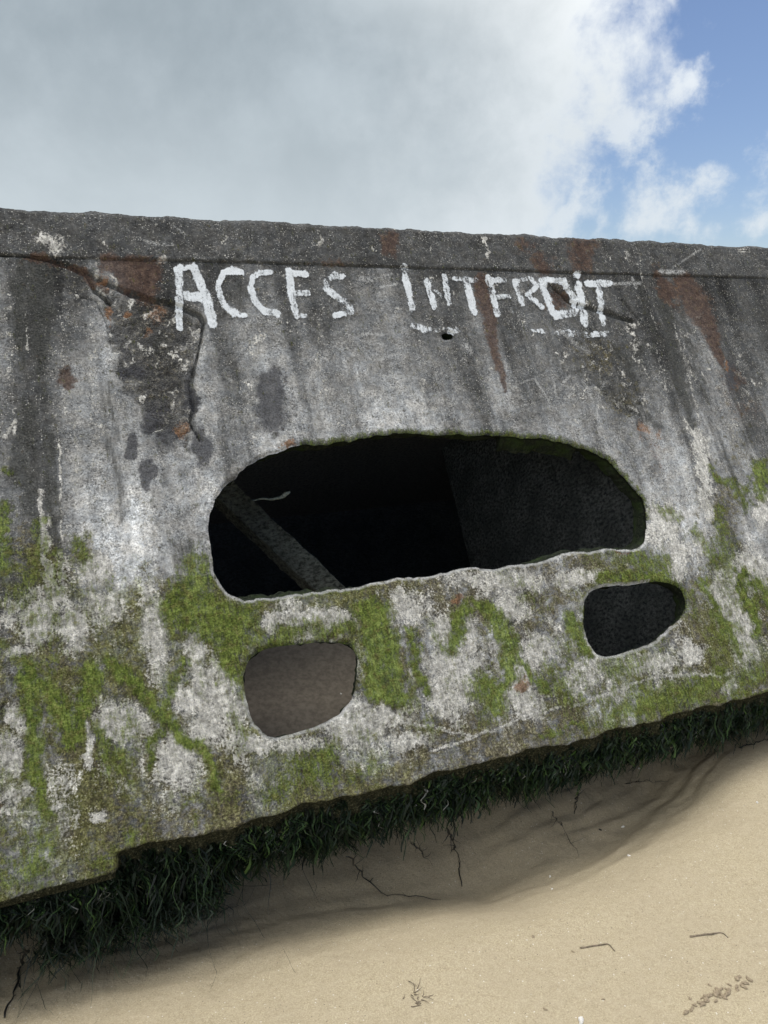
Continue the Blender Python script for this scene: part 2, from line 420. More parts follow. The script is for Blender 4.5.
# lowest strip is mud-grey rather than white
strip = sstep(PY0 - (835 - .2405 * PX0), 0, 40)
white *= 1 - .55 * strip
olive = np.maximum(olive, strip * (.42 + .5 * (fbm(S * 10, T * 10, 55, 4) - .5)))

film = low * np.clip(.62 + 1.7 * (fbm(S * 5, T * 4, 56, 6, .68) - .5), 0, 1)
film *= 1 - .55 * sstep(PX0, 380, 480) * sstep(PX0, 620, 540)
rq = np.random.default_rng(91)
for _ in range(120):
    x, y = rq.uniform(95, 205), rq.uniform(262, 440)
    if poly_in(np.array([x]), np.array([y]), [(60,258),(100,292),(107,315),(113,352),(142,408),(165,436),(196,430),(192,385),(200,350),(203,322),(150,300),(100,262)])[0]: spot(white, x, y, rq.uniform(1.5, 4.5), rq.uniform(1.5, 5), rq.uniform(.45, .9), .9)
for _ in range(170):
    x, y = rq.uniform(0, 768), rq.uniform(215, 430)
    spot(white, x, y, rq.uniform(.8, 1.8), rq.uniform(.8, 2.6), rq.uniform(.5, .95), .9)
for _ in range(40):
    x, y = rq.uniform(560, 650), rq.uniform(335, 425)
    spot(white, x, y, rq.uniform(1.2, 3), rq.uniform(1.2, 4), rq.uniform(.45, .8), .9)
# --- white lime crust
for a in [(37,622,15,22),(72,626,14,22),(95,571,16,13),(106,609,22,16,.7),(156,640,11,38),(195,650,8,26),(203,690,16,24),(206,729,17,14),
          (183,700,11,14),(126,726,22,20),(109,720,10,16),(178,758,21,28),(11,757,12,16),(20,649,14,6),(17,720,10,14,.8),(97,813,8,7),
          (315,617,40,8),(268,620,9,8),(215,690,18,26),(234,710,14,20),(208,728,18,16),(252,742,26,8),(356,727,30,22),(390,671,5,6),(397,606,10,16),
          (412,612,12,14,.8),(440,632,14,16),(452,675,24,34),(470,645,8,26),(510,583,36,12,.8),(508,612,18,16),(539,651,17,15),(516,680,12,30),(527,706,14,14),
          (383,716,15,10),(438,703,14,10),(409,742,24,8,.8),(576,577,22,10),(587,670,18,14),(576,681,14,12),(650,664,26,9),(693,652,13,9),(733,600,9,34),
          (742,635,13,32),(752,571,16,20),(720,595,7,20),(679,566,9,14),(728,687,8,4),(662,523,15,20),(678,553,9,16),(764,511,6,14),(700,545,8,16,.7),
          (330,640,14,5,.6),(480,576,40,8,.7),(590,655,8,20,.8),(300,742,26,6,.8),(445,715,20,8,.7),(152,600,8,20,.6),(60,590,5,28,.8),(46,555,4,36,.7)]:
    spot(white, a[0], a[1], a[2] * 1.05, a[3] * 1.1, (a[4] if len(a) > 4 else .95) * 1.12, .85)
for p, w, q in [([(87,722),(88,765)], 8, 1), ([(33,778),(12,795)], 9, .9), ([(0,812),(40,812),(62,805)], 5, .8), ([(60,440),(62,540)], 3, .7), ([(40,490),(47,590),(50,640)], 5, .85),
          ([(682,420),(700,440),(707,490),(717,535)], [4,20,14,6], .8), ([(760,500),(768,520)], 8, .8), ([(340,748),(400,722),(470,735)], 4, .7), ([(575,705),(610,694),(660,676),(730,675)], 3.5, .8),
          ([(430,752),(520,720),(560,708)], 3.5, .7), ([(14,432),(16,420),(5,437)], 4, .9), ([(25,312),(28,350)], 2, .7), ([(632,322),(634,362)], [8,6], .55), ([(596,388),(640,412)], 4, .6),
          ([(668,300),(700,420)], 2.5, .45), ([(640,270),(655,330)], 2, .4)]:
    stroke(white, p, w, q)
for p, w in [([(703,330),(722,385),(738,440)], 9), ([(655,345),(668,400)], 6), ([(62,290),(63,360),(66,440)], 6), ([(92,300),(94,380),(96,470)], 9), ([(76,380),(78,520)], 7), ([(140,470),(150,560)], 12), ([(250,380),(252,440)], 8), ([(730,330),(752,420)], 8), ([(318,320),(322,400)], 8), ([(420,340),(430,410)], 9), ([(680,330),(694,380)], 5), ([(8,300),(10,380)], 9)]:
    stroke(white, p, [w * .5] + [w] * (len(p) - 1), .34, 1.0)
for x, y, rx, ry, q in [(51,243,13,9,.75),(45,237,6,6,.8),(318,238,2.5,8,.8),(485,247,2.5,7,.8),(752,252,2,7,.9),(160,262,8,5,.7),(310,205,3,2,.5),(640,262,2,8,.4),(625,254,2,6,.5),
                        (262,335,8,10,.5),(255,350,7,9,.45),(455,300,0,0,0)]:
    if rx: spot(white, x, y, rx, ry, q)
# --- black run-off
for p, w, q in [([(39,262),(40,310),(42,372)], [22,26,14], 1), ([(20,262),(19,330),(25,365)], [14,13,6], .85), ([(44,372),(46,440)], 8, .5), ([(30,410),(22,460),(30,505)], [14,30,22], .72),
                ([(50,440),(52,500),(55,545)], [12,17,10], .72), ([(108,385),(114,450),(122,520)], [14,16,10], .42), ([(660,285),(668,330),(690,420)], [12,16,12], .8), ([(640,285),(655,345)], 8, .6),
                ([(676,300),(708,400)], 7, .55), ([(40,220),(60,225)], 10, .3), ([(25,395),(12,470)], 8, .6), ([(745,300),(770,340)], [30,26], .4), ([(718,430),(752,530)], 5, .5), ([(600,385),(640,412),(660,430)], 9, .6),
                ([(612,345),(632,372)], 12, .7), ([(560,360),(600,385),(640,395)], 14, .35), ([(300,258),(384,264),(480,270)], 9, .35), ([(470,282),(455,320)], 9, .3), ([(0,262),(200,262)], 6, .35)]:
    stroke(dark, p, w, q)
for x, y, rx, ry, q in [(236,290,11,20,.6),(228,265,18,8,.6),(183,552,20,16,.55),(318,230,8,14,.5),(340,232,8,12,.45),(160,338,8,9,.7),(130,370,12,7,.8),(118,260,10,5,.5),(560,300,9,8,.4),(750,440,8,18,.5),(486,655,11,18,.4),
                        (132,690,16,20,.4),(640,350,9,10,.7)]:
    spot(dark, x, y, rx, ry, q)
spot(blue, 271, 398, 14, 30, 1, .22)
for x, y, rx, ry, q in [(133,446,6,13,.9),(147,472,8,16,.9),(152,417,11,13,.8),(190,394,6,18,1),(203,445,9,21,.8),(133,372,13,7,.9),(730,374,7,19,.6),(124,352,5,12,.5),(170,440,20,10,.5),(165,408,12,7,.5)]:
    spot(blue, x, y, rx, ry, q, .4)
# --- rust
area(rust, [(106,258),(155,257),(159,288),(146,299),(126,287),(112,276),(100,268)], 1, 9)
stroke(rust, [(25,259),(60,262),(90,276),(108,290)], [8,8,9,6], .75)
for x, y, rx, ry, q, l in [(68,380,9,8,.9,0),(390,243,9,13,.9,.1),(527,246,11,9,.55,0),(542,263,11,11,.75,.2),(581,254,14,17,.8,.05),(666,290,8,17,1,.4),(736,378,6,14,.5,.2),(745,410,20,10,.35,0),(628,577,6,4,.9,0),(556,298,13,12,.7,.3),(330,262,20,4,.4,0)]:
    spot(rust, x, y, rx, ry, q, .5, l)
stroke(rust, [(480,280),(486,305),(492,335),(505,392)], [14,15,10,4], .85, warp=.5)
stroke(rust, [(684,285),(697,305),(712,335),(722,365)], [20,26,14,4], 1, warp=.5)
stroke(rust, [(712,340),(735,420)], [12,8], .28)
stroke(rust, [(650,438),(662,465)], 9, .35)
for x, y, rx, ry, q in [(101,280,5,4,.8),(110,315,4,14,.7),(156,312,11,12,.6),(130,308,5,4,.9),(182,429,8,9,.7),(144,330,4,6,.6),(727,364,3,5,.7),(644,430,5,9,.65),(658,436,5,6,.6),(455,598,6,5,.95),(521,683,6,8,.9),
                        (285,444,9,4,.8),(622,553,9,3,.7),(676,289,5,10,.4),(547,305,4,10,.55),(160,264,6,8,.45),(110,286,8,3,.5),(262,330,7,9,.3),(318,583,16,3,.4)]:
    spot(orange, x, y, rx, ry, q, .6)
red = Z()
for x, y, r in [(332,633,5),(628,577,5),(219,783,5),(0,805,4),(304,772,4)]: spot(red, x, y, r, r * .9, 1, .5)
rust = np.maximum(rust, red)
# --- moss
MO = [([(29,668),(32,720),(35,778),(50,816)], [20,15,14,8], 1), ([(35,672),(57,703),(69,738)], [16,18,16], 1), ([(94,670),(84,703),(70,738)], [16,20,16], 1), ([(108,658),(135,682),(160,715),(206,757),(222,786)], [9,11,12,10,9], 1),
 ([(184,660),(165,712),(152,745),(146,770)], [9,9,8,6], .8), ([(100,728),(104,768)], 13, .75), ([(198,575),(188,612)], [30,22], .8), ([(255,640),(300,630),(350,628)], [14,18,14], .7), ([(245,742),(235,720)], [16,10], .6),
 ([(412,635),(419,677),(426,697)], [8,11,8], .9), ([(429,628),(441,652)], 9, .7), ([(462,610),(456,630),(450,656)], [14,14,12], .95), ([(481,603),(500,622),(511,646),(506,678),(492,708)], [12,14,13,13,10], 1), ([(484,685),(495,700)], 24, 1),
 ([(516,656),(530,674),(545,694)], [8,11,9], .9), ([(549,662),(558,690)], [12,15], .65), ([(600,578),(630,578),(655,573),(678,586)], [12,14,16,10], .85), ([(571,615),(577,638),(588,660)], [11,13,9], .95), ([(694,595),(694,620)], 9, .6),
 ([(612,672),(640,664)], 20, .7), ([(562,680),(572,704)], 9, .75), ([(610,718),(640,704),(685,694),(715,684)], [18,30,30,14], .8), ([(704,585),(724,626),(740,658)], [8,10,9], .9), ([(739,575),(750,605),(759,638)], [9,13,9], .95),
 ([(755,583),(775,602)], 13, .9), ([(742,682),(755,672)], 18, .7), ([(712,468),(735,492)], [8,10], .75), ([(722,508),(724,540),(730,570)], [10,15,16], .65), ([(745,490),(746,510)], 9, .7), ([(760,465),(763,492)], 13, .9),
 ([(659,505),(675,520)], 8, .7), ([(692,533),(717,560)], [8,12], .7), ([(634,560),(655,562),(672,568)], [14,18,10], .75), ([(315,768),(330,750)], [40,20], .8), ([(288,782),(265,796)], [24,14], .65), ([(352,780),(378,760)], 10, .6),
 ([(3,512),(4,560)], [14,18], .8), ([(40,520),(46,560),(52,600)], [8,12,14], .65), ([(54,550),(60,590)], 12, .6), ([(78,545),(80,560)], [16,20], .7), ([(6,473),(10,472)], 8, .6), ([(29,575),(20,600)], 30, .55), ([(109,578),(110,585)], 9, .6),
 ([(34,862),(30,885)], [24,16], .75), ([(131,834),(128,842)], 14, .7), ([(103,858),(95,866)], 20, .6), ([(47,818),(50,840)], 12, .6), ([(0,640),(25,668),(60,664)], [12,16,10], .5), ([(540,735),(600,722),(680,706),(768,690)], 6, .7), ([(180,800),(240,800)], 16, .45), ([(200,660),(205,700)], 8, .4), ([(240,700),(236,745)],12,.4)]
for p, w, q in MO: stroke(moss, p, w if False else ([k * 1.35 for k in w] if isinstance(w, list) else w * 1.35), q, 1.0)
area(moss, [(150,605),(185,565),(207,560),(214,590),(232,602),(262,600),(258,640),(246,660),(246,700),(236,706),(222,680),(210,650),(190,640),(165,640)], .85, 16)
area(moss, [(350,602),(386,600),(396,636),(408,684),(414,708),(384,702),(364,700),(364,660),(356,630)], 1, 9)
olive = np.maximum(olive, 0)
for x, y, rx, ry, q in [(80,555,16,14,.9),(30,560,28,40,.55),(30,640,30,22,.6),(110,640,36,22,.55),(85,760,30,40,.5),(725,510,20,40,.6),(485,652,16,26,.7),(300,628,50,14,.7),(640,575,50,14,.7),(695,600,14,26,.7),(700,500,12,26,.4),(620,690,40,20,.5),(740,450,16,24,.4),(180,620,30,34,.5),(140,780,60,24,.4),(230,790,50,20,.5),(560,710,60,14,.5),(600,355,26,20,.5),(625,400,24,18,.5)]:
    spot(olive, x, y, rx, ry, q, .8)
film = np.maximum(film, np.clip(moss * 1.1, 0, 1) * .9)
# moss keeps clear of the lime patches drawn after it
white = np.where(moss > .6, white * (1 - .75 * sstep(moss, .6, .95)), white)
# --- spalled area, cracks, joint
SP = [(98,290),(125,293),(150,302),(180,309),(203,322),(200,350),(192,385),(196,430),(188,448),(165,436),(142,408),(122,392),(113,352),(107,315)]
area(spall, SP, .8, 9)
area(spall, [(55,262),(85,272),(98,288),(80,296),(62,285)], .55, 6)
area(spall, [(560,340),(600,340),(640,380),(650,420),(610,405),(570,365)], .42, 10)
area(spall, [(544,282),(562,286),(580,304),(560,306)], .6, 3)
crack = Z()
CR1 = [(-40,257),(0,256),(23,256),(52,261),(68,265),(86,273),(104,282),(125,291),(148,299),(169,303),(182,307),(200,315),(204,322)]
for p, w, q in [(CR1, [1.2,1.5,1.6,3,4.5,5,5,5,4.5,4,4,5,4], 1), ([(86,273),(95,290),(110,302)], [3,5,3], .9), ([(204,322),(199,350),(194,370),(191,385),(194,405),(190,420),(200,440)], [3,2.5,4,6,4,3,2], .8),
                ([(552,284),(564,294),(575,305),(590,308),(614,315),(632,322)], [1.5,3,5,4,5,3], 1), ([(80,296),(96,301),(106,322),(113,352)], 1.5, .5), ([(640,322),(622,300)], 1.6, .5), ([(598,390),(640,416)], 2, .25)]:
    stroke(crack, p, w, q, .5, warp=False)
joint = np.exp(-((T - T_JOINT) / .0028) ** 2) * (.45 + .55 * (fbm(S * 7, T, 61, 3) > .42))
# --- scratches and faint scratched writing
for p, w, q in [([(534,379),(549,401)], 1.5, .5), ([(541,396),(551,392)], 1.2, .35), ([(549,401),(555,380)], 1.2, .3), ([(553,377),(556,396)], 1.6, .55), ([(570,376),(562,384),(576,390),(565,399)], 1.6, .55), ([(583,380),(594,402)], 1.6, .55), ([(598,388),(597,414)], 1.5, .5), ([(606,380),(597,398)], 1.4, .4),
                ([(380,359),(399,353)], 1.6, .7), ([(380,376),(412,378)], 1.3, .5), ([(395,345),(408,345)], 1.3, .4), ([(498,378),(504,409)], 1.4, .6), ([(509,410),(528,404)], 1.3, .45), ([(510,428),(524,425)], 1.3, .45), ([(360,278),(372,280)], 3, .7), ([(500,392),(540,376)], 1, .25),
                ([(380,287),(396,284)], 1.6, .6), ([(375,278),(392,274)], 1.3, .5), ([(145,242),(158,246),(172,246)], 1.8, .8), ([(240,341),(242,352)], 1.4, .5), ([(225,376),(232,380)], 1.3, .4), ([(358,334),(384,335)], 1.4, .55), ([(354,360),(384,360)], 1.3, .45), ([(370,345),(384,344)], 1.2, .35), ([(170,224),(185,236)], 1.3, .5),
                ([(300,290),(300,300)], 1, .0), ([(614,284),(640,283)], 2, .75), ([(660,272),(682,273)], 3, .7), ([(632,278),(636,288)], 1.8, .6), ([(465,345),(470,352)], 4, .6), ([(560,330),(575,342),(590,352)], 2.2, .4), ([(700,250),(672,268)], 1.2, .4), ([(690,482),(696,500)], 1.2, .5)]:
    if q: stroke(scr, p, w * 1.5, min(1, q * 1.7), .6, warp=False)

# ------------------------------------------------------------------ holes
def smooth_loop(pts, rep=3, jag=1.2, seed=3):
    P = np.array(pts, float)
    for _ in range(rep):
        Q = np.roll(P, -1, 0); P = np.stack([P * .75 + Q * .25, P * .25 + Q * .75], 1).reshape(-1, 2)
    Q = np.roll(P, -1, 0); seg = np.hypot(*(Q - P).T); cum = np.concatenate([[0], np.cumsum(seg)])
    m = int(cum[-1] / 2.0); q = np.linspace(0, cum[-1], m, endpoint=False)
    Pc = np.vstack([P, P[:1]])
    X = np.interp(q, cum, Pc[:, 0]); Y = np.interp(q, cum, Pc[:, 1])
    nx = fbm(q / 16.0, q * 0, seed, 4) - .5; ny = fbm(q / 16.0, q * 0 + 9, seed + 9, 4) - .5
    nx = nx + .28 * (fbm(q / 4.5, q * 0 + 4, seed + 20, 2) - .5); ny = ny + .28 * (fbm(q / 4.5, q * 0 + 14, seed + 29, 2) - .5)
    tp = np.minimum(1, np.minimum(q, cum[-1] - q) / 20)
    return np.stack([X + nx * jag * 3 * tp, Y + ny * jag * 3 * tp], 1)
BIG = [(209,538),(208,522),(217,500),(230,480),(250,464),(283,446),(320,444),(360,437),(404,433),(450,434),(500,435),(545,441),(585,446),(610,460),(630,480),(643,500),(648,518),(646,540),(640,547),(610,548),(565,553),(520,566),(470,568),(430,577),(390,577),(345,588),(310,592),(270,598),(238,598),(222,590),(214,570)]
LEFT = [(256,652),(275,646),(310,644),(335,641),(349,643),(357,655),(358,675),(352,698),(340,714),(318,728),(290,736),(268,738),(256,726),(247,706),(243,685),(247,665)]
RIGHT = [(588,592),(605,586),(640,583),(665,582),(682,588),(687,600),(686,612),(670,630),(650,643),(622,654),(602,658),(592,650),(585,630),(584,612)]
WEEP = [(442,333),(447,332),(453,333),(454,337),(449,340),(442,338)]
HOLES = [smooth_loop(BIG, 2, 2.6, 3), smooth_loop(LEFT, 2, 1.7, 23), smooth_loop(RIGHT, 2, 1.7, 33), smooth_loop(WEEP, 1, .15, 43)]
HOLES = [np.array([st(x, y) for x, y in h]) for h in HOLES]
hq = np.linspace(0, 2 * math.pi, 120, endpoint=False); hr = 1 + .25 * (fbm(np.cos(hq) * 2 + 5, np.sin(hq) * 2 + 5, 57, 4) - .5)
HOLES.append(np.stack([s0 - .85 + .62 * np.cos(hq) * hr, .95 + .48 * np.sin(hq) * hr], 1))  # added opening out of view, put in to let light into the hull
inside = np.zeros(S.shape, bool); hd = np.full(S.shape, 1.0)
for h in HOLES:
    m = .07
    sel = (S > h[:, 0].min() - m) & (S < h[:, 0].max() + m) & (T > h[:, 1].min() - m) & (T < h[:, 1].max() + m)
    X, Y = S[sel], T[sel]
    inside[sel] |= poly_in(X, Y, [tuple(p) for p in h])
    dd = np.full(X.shape, 1.0)
    for q in h: dd = np.minimum(dd, (X - q[0]) ** 2 + (Y - q[1]) ** 2)
    hd[sel] = np.minimum(hd[sel], np.sqrt(dd))
# caught light painted pale along the lower lips, dark fringe on the upper ones
PYn = PY0
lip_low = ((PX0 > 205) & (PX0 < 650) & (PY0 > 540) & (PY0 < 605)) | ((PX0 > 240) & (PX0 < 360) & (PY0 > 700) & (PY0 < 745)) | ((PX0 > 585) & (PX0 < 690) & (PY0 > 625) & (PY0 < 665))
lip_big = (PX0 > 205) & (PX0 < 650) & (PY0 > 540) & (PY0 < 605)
lip_light = np.where(lip_low & (hd < .012), (1 - sstep(hd, .003 + .006 * fbm(S * 40, T * 40, 95, 3), .012)) * np.where(lip_big, 1.0, .75), 0)
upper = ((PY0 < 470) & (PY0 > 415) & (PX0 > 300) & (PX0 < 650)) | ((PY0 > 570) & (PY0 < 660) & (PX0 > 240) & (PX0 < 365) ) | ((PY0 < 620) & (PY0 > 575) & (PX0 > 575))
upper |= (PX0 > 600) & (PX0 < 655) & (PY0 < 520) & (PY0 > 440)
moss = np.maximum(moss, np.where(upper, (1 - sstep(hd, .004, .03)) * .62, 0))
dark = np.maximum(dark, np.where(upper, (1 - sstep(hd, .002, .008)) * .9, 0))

# ------------------------------------------------------------------ relief
H = (fbm(S * 5, T * 5, 71, 4) - .5) * .012 + (fbm(S * 45, T * 45, 72, 4) - .5) * .0045
H += (T > T_JOINT) * .006
H -= joint * .006
H -= spall * (.010 + .016 * (fbm(S * 60, T * 60, 73, 4) - .35))
H -= crack * .014
H += sstep(moss, .45, .8) * (fbm(S * 90, T * 60, 74, 4) - .35) * .006
H += sstep(white, .5, .9) * (fbm(S * 110, T * 110, 75, 3) - .4) * .003
H += low * ((fbm(S * 70, T * 50, 76, 4) - .5) * .006 + np.abs(fbm(S * 55, T * 55, 78, 4) - .5) * .010)
H -= (1 - sstep(hd, 0, .014)) ** 2 * (.004 + .012 * fbm(S * 30, T * 30, 77, 3))
ridge = np.zeros_like(S); stroke(ridge, [(80,296),(96,301),(106,322),(113,352)], 3, 1, .6, False); H += ridge * .002
for x, y, r in [(68,380,6),(645,428,5),(514,628,4),(2,715,7)]:
    q = Z(); spot(q, x, y, r, r, 1, .5); H -= q * .008
q = Z(); spot(q, 2, 715, 5, 9, 1, .4); dark = np.maximum(dark, q)
q = Z(); spot(q, 514, 628, 4, 3, 1, .4); dark = np.maximum(dark, q)
# broken lower arris: right of px 117 the corner is gone and a rough dark face slopes back
s_step = st(117, 853)[0]
brk = sstep(S + (fbm(S * 0 + 3, T * 20, 81, 3) - .5) * .03, s_step - .012, s_step + .012)
edge_t = (fbm(S * 12, S * 0, 82, 4) - .5) * .03 + .002
und = np.maximum(0, edge_t - T) * brk
H -= und * .75 + (und > 0) * np.minimum(und * 3, .02) * fbm(S * 35, T * 35, 83, 4)
brown = np.maximum(brown, sstep(edge_t - T, -.004, .006) * brk)
lend = (fbm(S * 10, S * 0, 84, 4) - .5) * .02 - .036
brown = np.maximum(brown, sstep(lend - T, -.008, .006) * (1 - brk) * .9)
H -= np.maximum(0, lend - T) * .9 * (1 - brk)
moss = np.where(brown > .5, moss * .25, moss); white = np.where(brown > .5, white * .2, white)
dark = np.maximum(dark, crack * .95); dark = np.maximum(dark, joint * .8)

Tj = T.copy()
topw = sstep(T, T_TOP - .03, T_TOP)
Tj += topw * (fbm(S * 14, S * 0, 91, 5) - .5) * .03
H += -topw ** 3 * .010
V = np.stack([S, Tj, H], -1)
# cells
ins_c = np.zeros((len(s_arr) - 1, nt - 1), bool)
for h in HOLES:
    Sc = (S[:-1, :-1] + S[1:, 1:]) / 2; Tc = (T[:-1, :-1] + T[1:, 1:]) / 2
    m = .02
    sel = (Sc > h[:, 0].min() - m) & (Sc < h[:, 0].max() + m) & (Tc > h[:, 1].min() - m) & (Tc < h[:, 1].max() + m)
    r = poly_in(Sc[sel], Tc[sel], [tuple(p) for p in h]); ins_c[sel] |= r
idx = np.arange(S.size).reshape(S.shape)
quad = np.stack([idx[:-1, :-1], idx[1:, :-1], idx[1:, 1:], idx[:-1, 1:]], -1)
keep = ~ins_c
# boundary edges of the holes, oriented
def edges():
    E = []
    k = keep
    hor = np.argwhere(k[:, 1:] != k[:, :-1])       # neighbours in t
    for i, j in hor:
        a_v, b_v = idx[i, j + 1], idx[i + 1, j + 1]
        E.append((a_v, b_v) if k[i, j] else (b_v, a_v))
    ver = np.argwhere(k[1:, :] != k[:-1, :])
    for i, j in ver:
        a_v, b_v = idx[i + 1, j], idx[i + 1, j + 1]
        E.append((b_v, a_v) if k[i, j] else (a_v, b_v))
    return np.array(E)
E = edges()
bv = np.unique(E)
Vf = V.reshape(-1, 3)
allh = np.concatenate([np.stack([h + (np.roll(h, -1, 0) - h) * f for f in (0, .25, .5, .75)], 1).reshape(-1, 2) for h in HOLES])
for q in bv:
    dd = (allh[:, 0] - Vf[q, 0]) ** 2 + (allh[:, 1] - Vf[q, 1]) ** 2
    Vf[q, :2] = allh[dd.argmin()]
nbr = {}
for a0, b0 in E: nbr.setdefault(int(a0), []).append(int(b0)); nbr.setdefault(int(b0), []).append(int(a0))
keys = list(nbr); pos_i = {q: i for i, q in enumerate(keys)}
NB = np.array([[nbr[q][0], nbr[q][1]] for q in keys]); keys = np.array(keys)
for _ in range(6): Vf[keys, :2] = .5 * Vf[keys, :2] + .25 * (Vf[NB[:, 0], :2] + Vf[NB[:, 1], :2])
THICK = .085
ring0 = {int(q): i for i, q in enumerate(bv)}
cent = np.array([h.mean(0) for h in HOLES])
def ring(depth, spread, sd):
    P = Vf[bv].copy()
    nz = fbm(P[:, 0] * 25, P[:, 1] * 25, sd, 4) - .5
    ci = ((P[:, None, :2] - cent[None]) ** 2).sum(-1).argmin(1)
    dirv = P[:, :2] - cent[ci]; L = np.linalg.norm(dirv, axis=1, keepdims=True); dirv /= L
    small = (L[:, 0] < .03)
    P[:, :2] += dirv * ((nz * .03 + spread) * ~small)[:, None]
    P[:, 2] = -depth + nz * .012
    return P
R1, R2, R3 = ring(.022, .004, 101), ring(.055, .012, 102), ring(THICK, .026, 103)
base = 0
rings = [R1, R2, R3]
jr = int(np.searchsorted(t_arr, T_JOINT))
hull = bpy.data.objects.new('concrete_pontoon', None); C.objects.link(hull); hull.matrix_world = HM
tag(hull, 'long weathered grey concrete pontoon hull leaning on the beach, with ragged holes and white lettering', 'pontoon wreck')
A = np.stack([moss, white, dark, rust], -1).reshape(-1, 4); B = np.stack([tone, olive, spall, scr], -1).reshape(-1, 4); Cc = np.stack([brown, orange, lip_light, blue], -1).reshape(-1, 4); Dd = film.reshape(-1)
def sub_mesh(name, qsel, extra=None, mats=M_con):
    q = qsel.reshape(-1, 4); used = np.unique(q); remap = np.full(S.size, -1); remap[used] = np.arange(len(used))
    verts = Vf[used]; faces = remap[q]; nq = len(faces); a, b, c, d_ = A[used], B[used], Cc[used], Dd[used]
    if extra is not None:
        off = len(verts); ids = [remap[bv]]; m = len(bv)
        for r in extra: ids.append(np.arange(off, off + m)); off += m
        verts = np.vstack([verts] + extra)
        loc = np.searchsorted(bv, E)
        for k in range(len(extra)):
            e0, e1 = loc[:, 0], loc[:, 1]
            faces = np.vstack([faces, np.stack([ids[k][e1], ids[k][e0], ids[k + 1][e0], ids[k + 1][e1]], -1)])
        z = np.zeros((m * len(extra), 4)); a = np.vstack([a, z]); b = np.vstack([b, z + .1]); c = np.vstack([c, z]); d_ = np.concatenate([d_, z[:, 0]])
    o = mesh_np(name, verts, faces, mats, hull)
    attr(o, 'mask_a', a); attr(o, 'mask_b', b); attr(o, 'mask_c', c); attr1(o, 'film', d_)
    if extra is not None:
        mi = np.zeros(len(faces), dtype=np.int32); mi[nq:] = 1; o.data.polygons.foreach_set('material_index', mi)
    return o
qw = quad[:, :jr][keep[:, :jr]]
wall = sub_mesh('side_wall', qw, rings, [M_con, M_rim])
cop = sub_mesh('coping', quad[:, jr:])

# the rest of the hull, behind the wall
SL, SR = s_arr[0], s_arr[-1]; DEEP = 3.0
def slab(name, corners, thick_axis, thick, mat, parent=hull, cuts=24):
    """corners: 4 local points of one face; extruded by the vector thick_axis*thick; gridded and roughened a little"""
    c = [np.array(p, float) for p in corners]; e = np.array(thick_axis, float) * thick
    verts, faces = [], []
    def grid(p0, p1, p2, p3, nu, nv, rough):
        o = len(verts)
        for i in range(nu + 1):
            for j in range(nv + 1):
                fu, fv = i / nu, j / nv
                p = (p0 * (1 - fu) + p1 * fu) * (1 - fv) + (p3 * (1 - fu) + p2 * fu) * fv
                verts.append(p)
        for i in range(nu):
            for j in range(nv):
                a = o + i * (nv + 1) + j; faces.append((a, a + nv + 1, a + nv + 2, a + 1))
    d = [p + e for p in c]
    grid(c[0], c[1], c[2], c[3], cuts, cuts, 0); grid(d[0], d[3], d[2], d[1], cuts, cuts, 0)
    grid(c[0], d[0], d[1], c[1], 2, cuts, 0); grid(c[1], d[1], d[2], c[2], 2, cuts, 0)
    grid(c[2], d[2], d[3], c[3], 2, cuts, 0); grid(c[3], d[3], d[0], c[0], 2, cuts, 0)
    vv = np.array(verts)
    nz = np.stack([fbm(vv[:, 0] * 5 + vv[:, 2] * 3, vv[:, 1] * 5 + vv[:, 2] * 4, 200 + k, 4) - .5 for k in range(3)], -1)
    vv = vv + nz * .012
    o = mesh_np(name, vv, np.array(faces), mat, parent); return o
zt = T_TOP - .012
slab('deck', [(SL, zt, -.012), (SR, zt, -.012), (SR, zt, -DEEP), (SL, zt, -DEEP)], (0, -1, 0), .14, M_deck)
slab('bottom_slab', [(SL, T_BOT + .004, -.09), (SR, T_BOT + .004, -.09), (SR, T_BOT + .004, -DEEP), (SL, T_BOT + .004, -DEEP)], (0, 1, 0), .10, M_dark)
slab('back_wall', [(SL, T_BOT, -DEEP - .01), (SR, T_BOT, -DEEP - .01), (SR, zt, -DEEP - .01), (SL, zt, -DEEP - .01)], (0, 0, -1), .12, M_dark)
for ss, dr in ((SL, 1), (SR, -1)):
    slab('end_wall', [(ss + .003 * dr, T_BOT + .11, -.015), (ss + .003 * dr, T_BOT + .11, -DEEP + .01), (ss + .003 * dr, zt - .15, -DEEP + .01), (ss + .003 * dr, zt - .15, -.015)], (dr, 0, 0), .12, M_deck)
# cross bulkhead behind the right half of the opening
sb = st(700, 520)[0]
slab('bulkhead', [(sb, T_BOT + .11, -.03), (sb, T_BOT + .11, -1.85), (sb, zt - .15, -1.85), (sb, zt - .15, -.03)], (1, 0, 0), .12, M_bulk, cuts=40)
